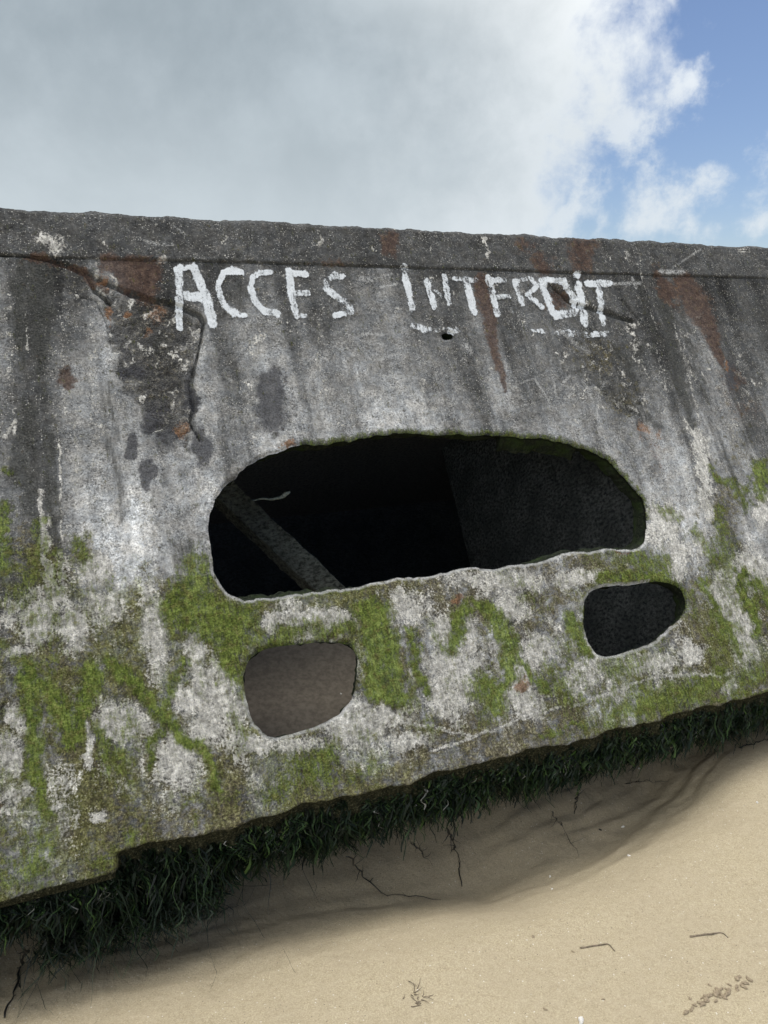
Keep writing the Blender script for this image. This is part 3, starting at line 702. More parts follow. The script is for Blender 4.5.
# diagonal brace
def prism(name, p0, p1, w, d, mat, parent, bend=0, seg=24, rough=.01, seed=1):
    p0, p1 = np.array(p0), np.array(p1); ax = (p1 - p0) / np.linalg.norm(p1 - p0)
    nn = np.array([0, 0, 1.0]); nn -= ax * nn.dot(ax); nn /= np.linalg.norm(nn); ww = np.cross(nn, ax)
    prof = []
    k = 6
    for (a0, b0), (a1, b1) in [((-1, 1), (1, 1)), ((1, 1), (1, -1)), ((1, -1), (-1, -1)), ((-1, -1), (-1, 1))]:
        for i in range(k): prof.append((a0 + (a1 - a0) * i / k, b0 + (b1 - b0) * i / k))
    m = len(prof); verts = []
    for i in range(seg + 1):
        f = i / seg; c = p0 + (p1 - p0) * f
        for a, b in prof: verts.append(c + ww * a * w / 2 + nn * b * d / 2)
    vv = np.array(verts); vv += np.stack([fbm(vv[:, 0] * 22 + 7 * q, vv[:, 1] * 22 + vv[:, 2] * 9, seed + q, 4) - .5 for q in range(3)], -1) * rough * 2
    faces = [(i * m + j, i * m + (j + 1) % m, (i + 1) * m + (j + 1) % m, (i + 1) * m + j) for i in range(seg) for j in range(m)]
    c0 = len(vv); vv = np.vstack([vv, vv[:m].mean(0), vv[-m:].mean(0)])
    for j in range(m):
        faces.append((c0, (j + 1) % m, j, j)); faces.append((c0 + 1, seg * m + j, seg * m + (j + 1) % m, seg * m + (j + 1) % m))
    me = bpy.data.meshes.new(name); me.from_pydata([tuple(p) for p in vv], [], [tuple(dict.fromkeys(f)) for f in faces]); me.update()
    me.materials.append(mat); o = bpy.data.objects.new(name, me); C.objects.link(o); o.parent = parent; return o
db = -.42
pa, pb = st(190, 462, db), st(395, 655, db)
brace = prism('brace', (*pa, db), (*pb, db), .085, .09, M_brace, hull, seg=90, rough=.007)
brace['label'] = 'rough pale diagonal concrete brace inside the large opening'
# broken weedy splinter sticking off the brace
fl = [(*st(247, 500, db + .02), db + .02), (*st(262, 499, db + .03), db + .03), (*st(278, 498, db + .04), db + .04), (*st(290, 492, db + .05), db + .05)]
def tube_mesh(pts, rad, ring=6, flat=1.0, seed=0):
    P = np.array(pts, float); m = len(P); verts, faces = [], []
    rad = [rad] * m if np.isscalar(rad) else rad
    for i in range(m):
        tg = P[min(i + 1, m - 1)] - P[max(i - 1, 0)]; tg /= np.linalg.norm(tg) + 1e-9
        a = np.cross(tg, (0.13, .21, 1.0)); a /= np.linalg.norm(a) + 1e-9; b = np.cross(tg, a)
        for j in range(ring):
            an = 2 * math.pi * j / ring
            verts.append(P[i] + a * math.cos(an) * rad[i] + b * math.sin(an) * rad[i] * flat)
    for i in range(m - 1):
        for j in range(ring): faces.append((i * ring + j, i * ring + (j + 1) % ring, (i + 1) * ring + (j + 1) % ring, (i + 1) * ring + j))
    faces.append(tuple(range(ring - 1, -1, -1))); faces.append(tuple((m - 1) * ring + j for j in range(ring)))
    return verts, faces
def py_mesh(name, verts, faces, mat, parent=None, smooth=True):
    me = bpy.data.meshes.new(name); me.from_pydata([tuple(p) for p in verts], [], faces); me.update()
    if smooth: me.polygons.foreach_set('use_smooth', np.ones(len(me.polygons), dtype=bool))
    me.materials.append(mat); o = bpy.data.objects.new(name, me); C.objects.link(o)
    if parent: o.parent = parent
    return o
def wiggle(pts, k, amp, seed):
    r = np.random.default_rng(seed); P = np.array(pts, float)
    cum = np.concatenate([[0], np.cumsum(np.linalg.norm(np.diff(P, axis=0), axis=1))]); q = np.linspace(0, cum[-1], k)
    Q = np.stack([np.interp(q, cum, P[:, i]) for i in range(3)], -1)
    nz = r.normal(size=Q.shape) * amp; nz[0] = 0; nz = (nz + np.roll(nz, 1, 0)) / 2
    return Q + nz
py_mesh('broken_rebar', *tube_mesh(wiggle(fl, 12, .003, 4), [.002,.0025,.003,.0035,.004,.004,.005,.005,.006,.008,.009,.004], 7), M_flake, hull)

# ------------------------------------------------------------------ painted letters
Hin = V[IL:IR + 1, :, 2]
def wall_h(s, t):
    fi = np.clip((s - s_arr[IL]) / STEP, 0, Hin.shape[0] - 1.001); fj = np.clip((t - t_arr[0]) / (t_arr[1] - t_arr[0]), 0, nt - 1.001)
    i = fi.astype(int); j = fj.astype(int); fx = fi - i; fy = fj - j
    return (Hin[i, j] * (1 - fx) + Hin[i + 1, j] * fx) * (1 - fy) + (Hin[i, j + 1] * (1 - fx) + Hin[i + 1, j + 1] * fx) * fy
def letter(strokes, seed, wear=.0, name='painted_letter', label=None):
    xs = [p[0] for q in strokes for p in q[0]]; ys = [p[1] for q in strokes for p in q[0]]
    cs = np.array([st(x, y) for x, y in [(min(xs) - 9, min(ys) - 9), (max(xs) + 9, min(ys) - 9), (max(xs) + 9, max(ys) + 9), (min(xs) - 9, max(ys) + 9)]])
    h = .0018
    a = np.arange(cs[:, 0].min(), cs[:, 0].max(), h); b = np.arange(cs[:, 1].min(), cs[:, 1].max(), h)
    G, Hh = np.meshgrid(a, b, indexing='ij'); X, Y = to_px(G, Hh)
    X = X + (fbm(G * 60, Hh * 60, seed, 3) - .5) * 3.2; Y = Y + (fbm(G * 60, Hh * 60, seed + 5, 3) - .5) * 3.2
    cov = np.zeros_like(G)
    for q in strokes:
        pts, w = q[0], q[1]; val = q[2] if len(q) > 2 else 1.0
        wid = [w * .62] * len(pts) if np.isscalar(w) else [k * .62 for k in w]
        if len(pts) == 1: pts = pts + [(pts[0][0] + .5, pts[0][1] + .5)]; wid = wid * 2
        d = seg_dist(X, Y, pts, wid); cov = np.maximum(cov, val * (1 - sstep(d, .55, 1.25)))
    cov = cov * .92 - (wear * 1.3 + .12) * np.clip(fbm(G * 32, Hh * 18, seed + 8, 4) * 2.2 - .7, 0, 1)
    k = cov > .12
    kc = k[:-1, :-1] | k[1:, :-1] | k[:-1, 1:] | k[1:, 1:]
    ii = np.arange(G.size).reshape(G.shape); q = np.stack([ii[:-1, :-1], ii[1:, :-1], ii[1:, 1:], ii[:-1, 1:]], -1)[kc]
    used = np.unique(q); rm = np.full(G.size, -1); rm[used] = np.arange(len(used))
    vv = np.stack([G.ravel()[used], Hh.ravel()[used], wall_h(G.ravel()[used], Hh.ravel()[used]) + .0022], -1)
    o = mesh_np(name, vv, rm[q], M_paint, hull); attr1(o, 'cover', cov.ravel()[used])
    if label: o['label'] = label
L = [
 ([([(180,268),(179,299),(180,326)], [8,8,6]), ([(176,269),(195,268)], 6), ([(194,268),(205,294),(213,324)], [8,9,9]), ([(184,296),(205,298)], 9), ([(188,280),(196,284)], 9, .45)], .1),
 ([([(241,274),(232,271),(223,274),(218,288),(224,306),(234,313),(245,316)], [6,7,6,6.5,7,7,5])], .15),
 ([([(271,273),(260,274),(253,278),(250,289),(257,305),(266,312),(278,315)], [5,6,6,6.5,6.5,7,6])], .15),
 ([([(289,272),(291,294),(297,317)], [7,7.5,7]), ([(289,274),(306,275)], 6), ([(291,294),(308,293)], 5), ([(296,316),(305,316)], 5)], .2),
 ([([(342,277),(334,276),(327,280),(325,288),(335,296),(349,305),(351,312),(335,316)], [6,6,6,6,7,7,7,5])], .35),
 ([([(405,276),(412,309)], 6.5), ([(403,268),(406,270)], 6, .8)], .15),
 ([([(426,281),(434,307)], 5.5), ([(444,277),(449,304)], 6), ([(424,282),(430,281)], 4, .7), ([(428,284),(447,302)], 3, .6)], .15),
 ([([(453,279),(476,281)], 5), ([(466,280),(474,312)], [7,7])], .3),
 ([([(488,278),(497,314)], 6.5), ([(488,281),(504,281)], 6), ([(495,297),(510,297)], 4.5, .8), ([(501,311),(511,313)], 4, .55)], .3),
 ([([(514,282),(522,305)], 5), ([(515,282),(529,278),(537,286),(527,295),(542,307)], [5,5,5,5,5], .95)], .35),
 ([([(542,281),(548,301),(553,314)], [8,8,7]), ([(545,279),(564,281),(576,301),(574,313),(556,315)], [5,6,5,8,9])], .3),
 ([([(576,275)], [7]), ([(578,284),(581,301),(585,325)], 7)], .25),
 ([([(587,284),(609,284)], [7,7]), ([(598,286),(603,325)], 6)], .25)]
for i, (q, w) in enumerate(L): letter(q, 300 + i * 13, w)
letter([([(413,325),(425,330)], 7, .9), ([(430,330),(457,331)], [5,6], .85)], 511, .35, 'painted_dash')
letter([([(533,331),(560,333)], 4, .75), ([(562,332),(586,335),(610,334)], [6,6,7], .85)], 523, .45, 'painted_dash')

# ------------------------------------------------------------------ sand
hx = np.array([u[0], u[1]]); hx /= np.linalg.norm(hx)            # along hull, horizontal
qx = np.array([n[0], n[1]]); qx /= np.linalg.norm(qx)            # towards the viewer
E0 = O[:2].copy()
def sq(x, y): return (x - E0[0]) * hx[0] + (y - E0[1]) * hx[1], (x - E0[0]) * qx[0] + (y - E0[1]) * qx[1]
def ground(px, py, z=0.0):
    r = ray(px, py); t = (z - CAMZ) / r[2]; return CAM + r * t
RIM = [(-60,1075),(60,1040),(200,1000),(330,945),(420,910),(520,886),(600,862),(660,828),(705,788),(738,752),(775,722)]
rim = np.array([sq(*ground(x, y, .03)[:2]) for x, y in RIM])
def sand_z(x, y, full=False):
    s, q = sq(x, y)
    o = np.argsort(rim[:, 0]); 
    qr = np.interp(s, rim[o, 0], rim[o, 1]) + (fbm(s * 3, q * 3, 401, 3) - .5) * .06
    din = qr - q
    wd = np.interp(s, [rim[0, 0], rim[3, 0], rim[5, 0], rim[-2, 0]], [.48, .38, .30, .24])
    dep = np.interp(s, [-3, rim[0, 0], rim[3, 0], rim[5, 0], rim[8, 0], rim[9, 0], rim[9, 0] + .4], [.05, .08, .15, .21, .17, .09, .02])
    f = sstep(din, -.16, wd)
    back = sstep(din, wd * .7, wd + .45)                      # rises again under the hull
    z = -dep * f + back * (dep * .95)
    z += .035 * sstep(din, .12, -.25) * 0
    # wind and water lines along the hollow
    terr = np.sin((din + (fbm(s * 2.2, q * 6, 402, 4) - .5) * .25) * 62)
    z += terr * (.0035 + .008 * sstep(s, rim[5, 0], rim[7, 0])) * sstep(din, -.02, .1) * fbm(s * 4, q * 4, 403, 3)
    z += (fbm(x * 1.1, y * 1.1, 404, 4) - .5) * .06 + (fbm(x * 7, y * 7, 405, 4) - .5) * .014 + (fbm(x * 45, y * 45, 406, 3) - .5) * .0022
    z += .02
    return (z, din, f) if full else z
def axis(lo, hi, step, far):
    c = np.arange(lo, hi + step, step); g_, d_ = [], step * 1.3; e = 0
    while e < far: e += d_; d_ *= 1.28; g_.append(e)
    g_ = np.array(g_); return np.concatenate([lo - g_[::-1], c, c[-1] + g_])
xa = axis(-2.2, 2.8, .011, 2500); ya = axis(.6, 3.6, .011, 2500)
GX, GY = np.meshgrid(xa, ya, indexing='ij'); GZ, DIN, FF = sand_z(GX, GY, True)
far = np.hypot(GX, GY); GZ = np.where(far > 12, GZ * np.exp(-(far - 12) / 40), GZ)
# the hull box is half buried behind: drop the sheet a little inside it so it does not cut through the cavity
Sg, Qg = sq(GX, GY)
GZ = GZ - .9 * sstep(-Qg, .35, .9) * (Sg > SL) * (Sg < SR) * (-Qg < 4.5)
ii = np.arange(GX.size).reshape(GX.shape); gq = np.stack([ii[:-1, :-1], ii[1:, :-1], ii[1:, 1:], ii[:-1, 1:]], -1).reshape(-1, 4)
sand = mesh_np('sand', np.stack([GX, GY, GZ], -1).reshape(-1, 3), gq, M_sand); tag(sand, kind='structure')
darker = np.clip(FF * .85 + .25 * sstep(-Qg, -.5, .1), 0, 1) * (.75 + .5 * (fbm(GX * 4, GY * 4, 407, 4) - .5))  # sand colour gets darker down in the hollow and towards the hull
attr1(sand, 'darker', darker.ravel())
# sand drifted inside the hull
cI = on_plane(300, 690) ; cI = O + u * ((cI - O).dot(u)) + v * ((cI - O).dot(v))
ca = np.linspace(-.5, .5, 110); cb = np.linspace(0, .9, 70)
DA, DB = np.meshgrid(ca, cb, indexing='ij')
zh = .30 + .36 * np.minimum(DB, .62) - .12 * sstep(np.abs(DA), .3, .5) - .6 * sstep(DB, .62, .9) + (fbm(DA * 6, DB * 6, 421, 4) - .5) * .03
s_c, t_c = st(300, 690)
bx = np.zeros_like(DA)
# front edge follows the inner face of the wall at that height
tz = (zh - O[2]) / v[2]
PXs = O[0] + (s_c + DA) * u[0] + tz * v[0]; PYs = O[1] + (s_c + DA) * u[1] + tz * v[1]
off = .10 + DB
PXs = PXs - qx[0] * off; PYs = PYs - qx[1] * off
ii = np.arange(DA.size).reshape(DA.shape); iq = np.stack([ii[:-1, :-1], ii[1:, :-1], ii[1:, 1:], ii[:-1, 1:]], -1).reshape(-1, 4)
drift = mesh_np('sand_drift', np.stack([PXs, PYs, zh], -1).reshape(-1, 3), iq, M_silt); tag(drift, kind='structure')
attr1(drift, 'darker', np.full(DA.size, .8))

# ------------------------------------------------------------------ seaweed fringe
hx_3 = np.array([hx[0], hx[1], 0]); qx_3 = np.array([qx[0], qx[1], 0])
sA, sB = s_arr[IL] - 1.2, s_arr[IR] + 1.0
s117, sr = s_step, st(768, 696)[0]
s215 = st(215, 829)[0]
VW, FW, SW = [], [], []; NV = 0
def ribbons(N, seed, s_c, t_c, d_c, length, width, shade, splay=.14, curl=.12, K=9, clump=None):
    """N hanging strips rooted at (s, t, d) on the hull, each drooping to the sand"""
    global NV
    r = np.random.default_rng(seed)
    P0 = O[None] + s_c[:, None] * u + t_c[:, None] * v + d_c[:, None] * n
    dirv = np.array([0, 0, -1.0]) + qx_3 * r.normal(.03, splay, (N, 1)) + hx_3 * r.normal(0, splay, (N, 1))
    b = r.normal(size=(N, 3)) * curl; b[:, 2] *= .3
    ph_c = r.uniform(0, 6.28, N)
    if clump is not None:
        nc = int(clump.max()) + 1
        dirv = np.array([0, 0, -1.0]) + (qx_3 * r.normal(.02, splay, (nc, 1)) + hx_3 * r.normal(0, splay, (nc, 1)))[clump] + r.normal(size=(N, 3)) * np.array([.05, .05, 0])
        cb = r.normal(size=(nc, 3)) * curl; cb[:, 2] *= .2; b = cb[clump] + b * .3; ph_c = r.uniform(0, 6.28, nc)[clump]
    a = r.uniform(0, 2 * math.pi, N); tw = r.normal(0, 1.5, N); ph = r.uniform(0, 6.28, N); ph2 = r.uniform(0, 6.28, N)
    out = np.zeros((N, K, 2, 3)); sh = np.zeros((N, K, 2))
    for q in range(K):
        f = q / (K - 1)
        wob = (np.sin(ph_c + f * 9) * .009 + np.sin(ph + f * 12) * .005)[:, None] * hx_3 + (np.sin(ph2 + f * 7) * .004)[:, None] * qx_3
        pos = P0 + (dirv * f + b * f * f) * length[:, None] + wob * min(1, f * 3)
        gz = sand_z(pos[:, 0], pos[:, 1]) + .004
        low_ = pos[:, 2] < gz
        pos[low_, 2] = gz[low_] + r.uniform(0, .014, low_.sum())
        wv = width * (1 - f ** 3 * .6) * (.75 + .35 * np.sin(ph + f * 11)) 
        an = a + tw * f
        sv = np.stack([np.cos(an), np.sin(an), .15 * np.sin(ph2 + f * 5)], -1) * wv[:, None] * .5
        out[:, q, 0] = pos - sv; out[:, q, 1] = pos + sv
        sh[:, q, :] = np.clip(shade + .14 * (f - .6), 0, 1)[:, None]
    base = NV + np.arange(N)[:, None] * (2 * K) + 2 * np.arange(K - 1)[None]
    FW.append(np.stack([base, base + 1, base + 3, base + 2], -1).reshape(-1, 4))
    VW.append(out.reshape(-1, 3)); SW.append(sh.reshape(-1)); NV += N * 2 * K
lx = np.array([sA, s_arr[IL], st(40, 871)[0], s117, st(180, 838)[0], st(240, 823)[0], st(400, 784)[0], st(600, 737)[0], sr, sB])
ly = np.array([.08, .09, .10, .135, .145, .12, .118, .108, .10, .09])
def fringe(N, seed, lo, hi, lscale, darkness, dlo=.0, dhi=.3, ff=.38):
    r = np.random.default_rng(seed)
    nc = N // 26
    cs = r.uniform(lo, hi, nc); cl = r.uniform(.4, 1.25, nc); csd = r.random(nc)
    c = r.integers(0, nc, N)
    s_ = cs[c] + r.normal(0, .008, N)
    fr = r.random(N) < ff
    left = s_ < s117
    t_ = np.where(fr, np.where(left, T_BOT + r.uniform(0, .018, N), T_BOT + r.uniform(0, .046, N)), T_BOT - .004)
    d_ = np.where(fr, np.where(left, -.020, -(.002 - t_) * .75 - .012), -.065 - r.random(N) ** 1.5 * dhi)
    L_ = np.interp(s_, lx, ly) * cl[c] * r.uniform(.6, 1.1, N) * lscale
    x = r.random(N)
    sh = np.where(x < .72, r.uniform(.02, .38, N), np.where(x < .982, r.uniform(.35, .66, N), r.uniform(.84, .97, N)))
    sh = np.where(csd[c] > .82, sh * .8 + .12, sh * .9) * darkness
    ribbons(N, seed + 1, s_, t_, d_, L_, r.uniform(.0024, .0085, N), sh, clump=c)
fringe(21000, 501, sA, sB, 1.0, 1.0)
fringe(11000, 511, sA, sB, .62, 1.25, dhi=.05, ff=.62)
fringe(5000, 521, s_arr[IL] - .2, s215, 1.0, .8)
for x, y in [(22,905),(58,895),(68,905),(100,890),(110,885),(122,878),(150,890),(198,862),(205,855),(280,850),(290,838),(345,822),(452,800),(560,760),(575,755),(585,752),(690,720),(705,716)]:
    s_, t_ = st(x, y); r = np.random.default_rng(x * 7 + y); N = 7
    ribbons(N, x, s_ + r.normal(0, .007, N), np.full(N, T_BOT + .004), np.full(N, -.045 if s_ > s117 else -.02), r.uniform(.04, .075, N), r.uniform(.003, .007, N), r.uniform(.80, .98, N), .1, .1)
r = np.random.default_rng(561); N = 2600; nc = 420
cs = r.uniform(sA, sB, nc); c = r.integers(0, nc, N); s_ = cs[c] + r.normal(0, .012, N)
ribbons(N, 562, s_, np.full(N, T_BOT - .004) + (r.random(N) < .35) * r.uniform(0, .03, N), -.05 - r.random(N) ** 2 * .15, np.interp(s_, lx, ly) * r.uniform(.35, 1.05, nc)[c] * r.uniform(.7, 1.1, N), r.uniform(.007, .017, N), np.where(r.random(N) < .93, r.uniform(.02, .5, N), r.uniform(.55, .78, N)), .16, .16, 11, c)
N = 60; s_ = r.uniform(s_arr[IL] - .1, st(330, 802)[0], N)
ribbons(N, 563, s_, np.full(N, T_BOT - .03), -.06 - r.random(N) * .1, r.uniform(.14, .26, N), r.uniform(.0014, .0026, N), r.uniform(.0, .2, N), .35, .5, 22)
# heap of weed lying on the sand at the left end
N = 1500; r = np.random.default_rng(541)
hs = r.uniform(st(30, 873)[0], s215, N)
ribbons(N, 542, hs, T_BOT - .06 - r.random(N) * .06, -.06 - r.random(N) * .10, r.uniform(.04, .10, N) * np.interp(hs, [s117, s215], [1, .7]), r.uniform(.002, .006, N), r.uniform(.02, .6, N) * .85, .35, .4)
weed = mesh_np('hanging_seaweed', np.vstack(VW), np.vstack(FW), M_weed); attr1(weed, 'shade', np.concatenate(SW))
tag(weed, 'thick dark green seaweed fringe hanging from the lower edge of the concrete hull', 'seaweed', kind='stuff')

# long single strands
def hit(px, py, lift=0.0):
    r = ray(px, py); tt = np.linspace(.8, 5, 1600)
    X = CAM[0] + r[0] * tt; Y = CAM[1] + r[1] * tt; Zr = CAM[2] + r[2] * tt; zs = sand_z(X, Y) + lift
    i = int(np.argmax(Zr < zs)); i = i if Zr[i] < zs[i] else 700
    return np.array([X[i], Y[i], zs[i]])
def on_sand(px, py): return hit(px, py)
def drop_strand(pxs, rad, label, seed, hang=False, z=None, group='long dark seaweed strands reaching the sand'):
    pts = []
    for k, p in enumerate(pxs):
        if len(p) == 3: r = ray(p[0], p[1]); tq = p[2]; q = CAM + r * tq
        else:
            q = hit(p[0], p[1], .004)
        pts.append(q)
    base = pts[-1].copy()
    P = wiggle([p - base for p in pts], 26, .004, seed)
    f = np.linspace(0, 1, 26)
    R_ = rad * (1 - .65 * f) * (1 + .4 * np.sin(f * 23 + seed))
    vv, ff = tube_mesh(P, list(R_), 6, .5)
    # side fronds
    o_ = None
    r = np.random.default_rng(seed)
    for i in range(3, 23, 3):
        e = P[i] + r.normal(size=3) * .022
        e[2] = max(e[2], P[i][2] - .03)
        v2, f2 = tube_mesh(wiggle([P[i], (P[i] + e) / 2 + r.normal(size=3) * .004, e], 6, .002, seed + i), [rad * .45, rad * .4, rad * .35, rad * .3, rad * .2, rad * .1], 5, .5)
        k = len(vv); vv += v2; ff += [tuple(q + k for q in ft) for ft in f2]
    o = py_mesh('seaweed_strand', vv, ff, M_strand); o.location = base
    tag(o, label, 'seaweed strand', group); return o
def depth_at(px, py, d=-.05):   # ray parameter of a point under the lower edge
    r = ray(px, py); return (-DIST + d) / n.dot(r)
drop_strand([(26,945,depth_at(26,945)), (22,968), (14,990), (4,1016)], .0045, 'dark seaweed strand trailing down the sand below the leftmost weed heap', 61)
drop_strand([(448,828,depth_at(448,828,-.10)), (455,848), (460,868), (462,886)], .004, 'thick black seaweed strand hanging straight down into the middle of the sand hollow', 62)
drop_strand([(346,856,depth_at(346,856)), (366,880), (385,895), (412,898), (440,899)], .0035, 'seaweed strand that bends and lies sideways on the hollow rim left of centre', 63)
drop_strand([(552,812,depth_at(552,812,-.12)), (562,828), (579,858)], .0022, 'thin straight seaweed strand slanting down the right side of the hollow', 64)
drop_strand([(412,842,depth_at(412,842,-.1)), (425,858), (434,866)], .0025, 'short seaweed strand slanting just left of the thick black hanging one', 65)
drop_strand([(80,938), (120,950), (112,955)], .0025, 'seaweed strand creeping over the sand in front of the left weed heap', 66)
drop_strand([(170,924), (205,918), (232,908), (246,902)], .002, 'thin seaweed strand lying along the sand right of the weed heap', 67)
drop_strand([(578,792,depth_at(578,792,-.15)), (576,806), (574,815)], .003, 'short knotted seaweed strand hanging near the top of the sand hollow', 68)
drop_strand([(625,784), (640,782), (668,781)], .0022, 'thin seaweed strand lying level below the right half of the fringe', 69)
drop_strand([(740,748), (752,744), (772,738)], .004, 'dark seaweed strand lying on the sand at the right edge below the fringe', 70)

# ------------------------------------------------------------------ small things on the sand
def twig(pxs, rad, label, seed):
    pts = [on_sand(*p) + np.array([0, 0, rad * .5]) for p in pxs]; base = pts[0].copy()
    vv, ff = tube_mesh(wiggle([p - base for p in pts], 16, .0008, seed), list(np.linspace(rad, rad * .5, 16)), 6)
    o = py_mesh('twig', vv, ff, M_twig); o.location = base; tag(o, label, 'twig'); return o
twig([(580,949), (608,944), (615,952)], .0024, 'small bent brown twig lying alone on the bright sand, left one of two', 71)
twig([(690,937), (722,933), (728,938)], .0026, 'small straight brown twig on the bright sand near the right edge', 72)
def clump(cx, cy, rx, ry, N, seed, label, mat, rad):
    r = np.random.default_rng(seed); vv, ff = [], []; base = on_sand(cx, cy)
    for i in range(N):
        x, y = cx + r.normal() * rx, cy + r.normal() * ry
        a = on_sand(x, y) - base + np.array([0, 0, .001]); an = r.uniform(0, 6.28); Ln = r.uniform(.008, .03)
        e = a + np.array([math.cos(an) * Ln, math.sin(an) * Ln, r.uniform(0, .004)])
        v2, f2 = tube_mesh(wiggle([a, (a + e) / 2, e], 6, .0015, seed + i), [rad, rad, rad * .8, rad * .7, rad * .5, rad * .3], 5)
        k = len(vv); vv += v2; ff += [tuple(q + k for q in ft) for ft in f2]
    o = py_mesh('dry_seaweed', vv, ff, mat); o.location = base; tag(o, label, 'dry seaweed'); return o
clump(416, 996, 9, 6, 16, 81, 'small dry brown seaweed tuft on the bright sand near the bottom centre', M_twig, .0011)
def blob(name, px, py, r0, label, cat, mat, seed, group, flat=.55):
    base = on_sand(px, py); r = np.random.default_rng(seed); vv, ff = [], []
    nu, nv = 10, 7; ph = r.uniform(0, 6, 3)
    for j in range(nv + 1):
        th = math.pi * j / nv
        for i in range(nu):
            a = 2 * math.pi * i / nu
            k = r0 * (1 + .25 * math.sin(2 * a + ph[0]) + .18 * math.sin(3 * a + ph[1] + th * 2) + .1 * math.sin(5 * th + ph[2]))
            vv.append((math.sin(th) * math.cos(a) * k * 1.2, math.sin(th) * math.sin(a) * k * .8, math.cos(th) * k * flat + r0 * flat * .4))
    for j in range(nv):
        for i in range(nu): ff.append((j * nu + i, (j + 1) * nu + i, (j + 1) * nu + (i + 1) % nu, j * nu + (i + 1) % nu))
    o = py_mesh(name, vv, ff, mat); o.location = base; o.rotation_euler = (0, 0, r.uniform(0, 6)); tag(o, label, cat, group); return o
SH = [(581,1021,.008,'largest white shell fragment, at the bottom edge of the sand'), (639,769,.0045,'white shell fragment in the sand close under the right part of the seaweed fringe'),
      (623,827,.005,'white shell fragment inside the sand hollow, left of the dark rim'), (629,856,.0045,'white shell fragment on the lower slope of the hollow, to the right'),
      (550,877,.004,'lower of two pale shell bits near the bottom of the hollow'), (552,889,.003,'pale shell bit just below its larger neighbour at the hollow rim'), (341,694,.0035,'tiny white shell bit on the dark sand seen through the lower left hole'),
      (757,803,.004,'pale shell fragment on the bright sand near the right edge')]
for i, (x, y, r0, lb) in enumerate(SH):
    if y == 694:
        p = on_plane(x, y); r = ray(x, y); tq = (.422 - CAMZ) / r[2]; q = CAM + r * tq
        o = blob('shell_fragment', x, y, r0, lb, 'shell', M_shell, 900 + i, 'white shell fragments on the sand'); o.location = q
    else: blob('shell_fragment', x, y, r0, lb, 'shell', M_shell, 900 + i, 'white shell fragments on the sand')
r = np.random.default_rng(77)
for i in range(34):
    x, y = 722 + r.normal() * 17, 0
    y = 992 - (x - 722) * .35 + r.normal() * 7
    if x > 765 or y > 1016: continue
    blob('sand_clod', x, y, r.uniform(.003, .0075), 'small crumbly damp sand clod in the scatter at the lower right', 'sand clod', M_clod, 940 + i, 'sand clods scattered at the lower right', .5)
for i, (x, y) in enumerate([(603,1000),(690,999),(533,937),(573,952),(545,1010),(600,830),(626,762)]):
    blob('pebble', x, y, .0032 + .0006 * (i % 3), ['small dark pebble left of the scattered clods', 'dark pebble at the left end of the clod scatter', 'dark pebble left of the bent twig', 'pebble just under the left end of the bent twig', 'pebble near the bottom edge left of the large shell', 'dark pebble on the slope of the hollow', 'dark pebble below the seaweed fringe at right'][i], 'pebble', M_strand if i in (5, 6) else M_clod, 990 + i, 'loose pebbles on the sand')

# ------------------------------------------------------------------ sky and light
SUN_AZ, SUN_EL = math.radians(48), math.radians(59)      # azimuth clockwise from +Y: high, ahead and to the right, grazing the leaning wall
sd = np.array([math.sin(SUN_AZ) * math.cos(SUN_EL), math.cos(SUN_AZ) * math.cos(SUN_EL), math.sin(SUN_EL)])
sun_d = bpy.data.lights.new('sun', 'SUN'); sun = bpy.data.objects.new('sun', sun_d); C.objects.link(sun)
sun_d.energy = 2.05; sun_d.angle = math.radians(26); sun_d.color = (1, .96, .9)
sun.rotation_euler = Vector(sd).to_track_quat('Z', 'Y').to_euler()

w = bpy.data.worlds.new('World'); scene.world = w; w.use_nodes = True
nt_ = w.node_tree; nt_.nodes.clear()
class WT(NT):
    def __init__(s): s.t = nt_; s.co = nt_.nodes.new('ShaderNodeTexCoord').outputs['Generated']
k = WT()
def vdot(vec):
    nd = nt_.nodes.new('ShaderNodeVectorMath'); nd.operation = 'DOT_PRODUCT'; nt_.links.new(k.co, nd.inputs[0]); nd.inputs[1].default_value = tuple(vec); return nd.outputs['Value']
def nrm(x): return x / np.linalg.norm(x)
def plane(p, q, side):
    N = nrm(np.cross(ray(*p), ray(*q))); return N if N.dot(ray(*side)) > 0 else -N
def vmax(*a):
    o = a[0]
    for b in a[1:]: o = k.math('MAXIMUM', o, b)
    return o
sky = nt_.nodes.new('ShaderNodeTexSky'); sky.sky_type = 'NISHITA'; sky.sun_disc = False; sky.sun_elevation = SUN_EL; sky.sun_rotation = SUN_AZ
sky.air_density = 1.0; sky.dust_density = .15; sky.ozone_density = 1.5
n_big = k.noise(3.2, 8, .6); n_med = k.noise(9, 9, .62, dist=.25); n_fine = k.noise(24, 8, .65)
nn = k.math('ADD', k.math('MULTIPLY', k.math('SUBTRACT', n_big, .5), .22), k.math('ADD', k.math('MULTIPLY', k.math('SUBTRACT', n_med, .5), .26), k.math('MULTIPLY', k.math('SUBTRACT', n_fine, .5), .10)))
main = vdot(plane((684, -10), (592, 200), (200, 100)))
f_main = k.rng(k.math('ADD', main, nn), -.03, .08)
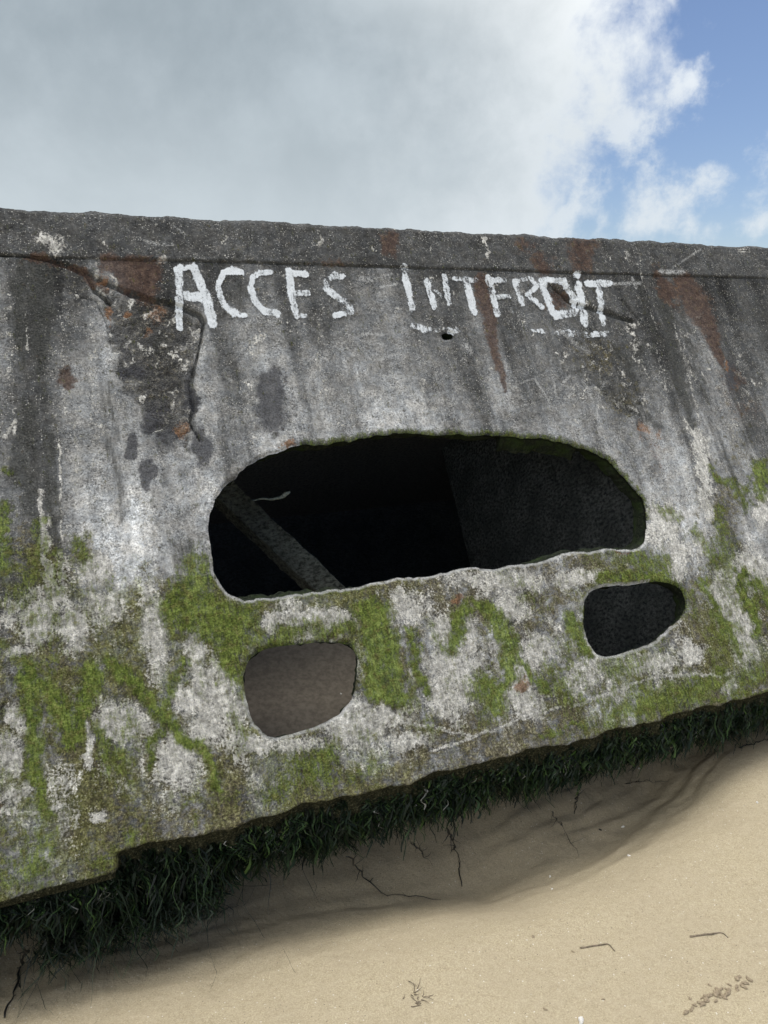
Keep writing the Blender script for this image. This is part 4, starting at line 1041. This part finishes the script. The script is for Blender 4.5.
# loose cumulus in the clear part: a field of soft bumps thresholded by noise
nsm = k.math('ADD', k.math('MULTIPLY', k.math('SUBTRACT', n_med, .5), 3.0), k.math('MULTIPLY', k.math('SUBTRACT', n_fine, .5), 2.4))
def bump_at(px, py, rr, amp):
    c = nrm(ray(px, py)); d = k.math('SUBTRACT', 1.0, vdot(c)); d = k.math('DIVIDE', k.math('MULTIPLY', d, 2.0), rr * rr)
    return k.math('MULTIPLY', k.math('POWER', 2.718, k.math('MULTIPLY', d, -1.0)), amp)
field = vmax(bump_at(692, 82, .030, 1.2), bump_at(622, 122, .060, .95), bump_at(600, 165, .06, .6), bump_at(560, 222, .12, 1.15), bump_at(640, 220, .055, 1.15), bump_at(680, 194, .034, 1.05), bump_at(718, 181, .036, 1.15), bump_at(762, 163, .05, 1.0),
             bump_at(762, 220, .035, .95), bump_at(690, 241, .05, .85), bump_at(820, 150, .08, .7))
f_puff = k.rng(k.math('ADD', field, nsm), .38, 1.5)
cloud = vmax(f_main, k.math('MULTIPLY', f_puff, .86))
# cloud brightness: bright sunlit margin, grey body, paler towards the horizon
edge = k.rng(k.math('ADD', main, k.math('MULTIPLY', nn, 1.1)), -.02, .36, 1.0, 0.0)
sz = nt_.nodes.new('ShaderNodeSeparateXYZ'); nt_.links.new(k.co, sz.inputs[0])
hz = k.rng(sz.outputs[2], .02, .34, 1.0, 0.0)
n_body = k.noise(3.6, 9, .6, dist=.15)
body = k.mix(k.rng(n_body, .35, .68), (.33, .39, .435), (.47, .538, .588))
body = k.mix(k.math('MULTIPLY', hz, .8), body, (.62, .69, .73))
cc = k.mix(k.math('MULTIPLY', k.math('POWER', edge, 1.4), .95), body, (.74, .795, .835))
hi = k.rng(sz.outputs[2], .36, .80)             # overhead cloud is thinner and brighter
cc = k.mix(hi, cc, (2.1, 2.13, 2.18))
opp = k.rng(sz.outputs[1], .15, -.55)           # cloud opposite the sun is lit face-on
cc = k.mix(opp, cc, (1.85, 1.87, 1.90))
glow = k.rng(vdot(sd), .55, 1.0)                  # thin cloud lit through around the sun
cc = k.mix(k.math('MULTIPLY', glow, .6), cc, (2.2, 2.15, 2.05))
bg1 = nt_.nodes.new('ShaderNodeBackground'); bg1.inputs[1].default_value = .085; nt_.links.new(k.mix(1.0, sky.outputs[0], (.98, .97, 1.06), 'MULTIPLY'), bg1.inputs[0])
bg2 = nt_.nodes.new('ShaderNodeBackground'); bg2.inputs[1].default_value = 1.06; nt_.links.new(cc, bg2.inputs[0])
mx = nt_.nodes.new('ShaderNodeMixShader'); nt_.links.new(cloud, mx.inputs[0]); nt_.links.new(bg1.outputs[0], mx.inputs[1]); nt_.links.new(bg2.outputs[0], mx.inputs[2])
wo = nt_.nodes.new('ShaderNodeOutputWorld'); nt_.links.new(mx.outputs[0], wo.inputs[0])

scene.view_settings.view_transform = 'Standard'; scene.view_settings.look = 'None'; scene.view_settings.exposure = 0
scene.cycles.max_bounces = 8; scene.cycles.diffuse_bounces = 6; scene.cycles.transparent_max_bounces = 12
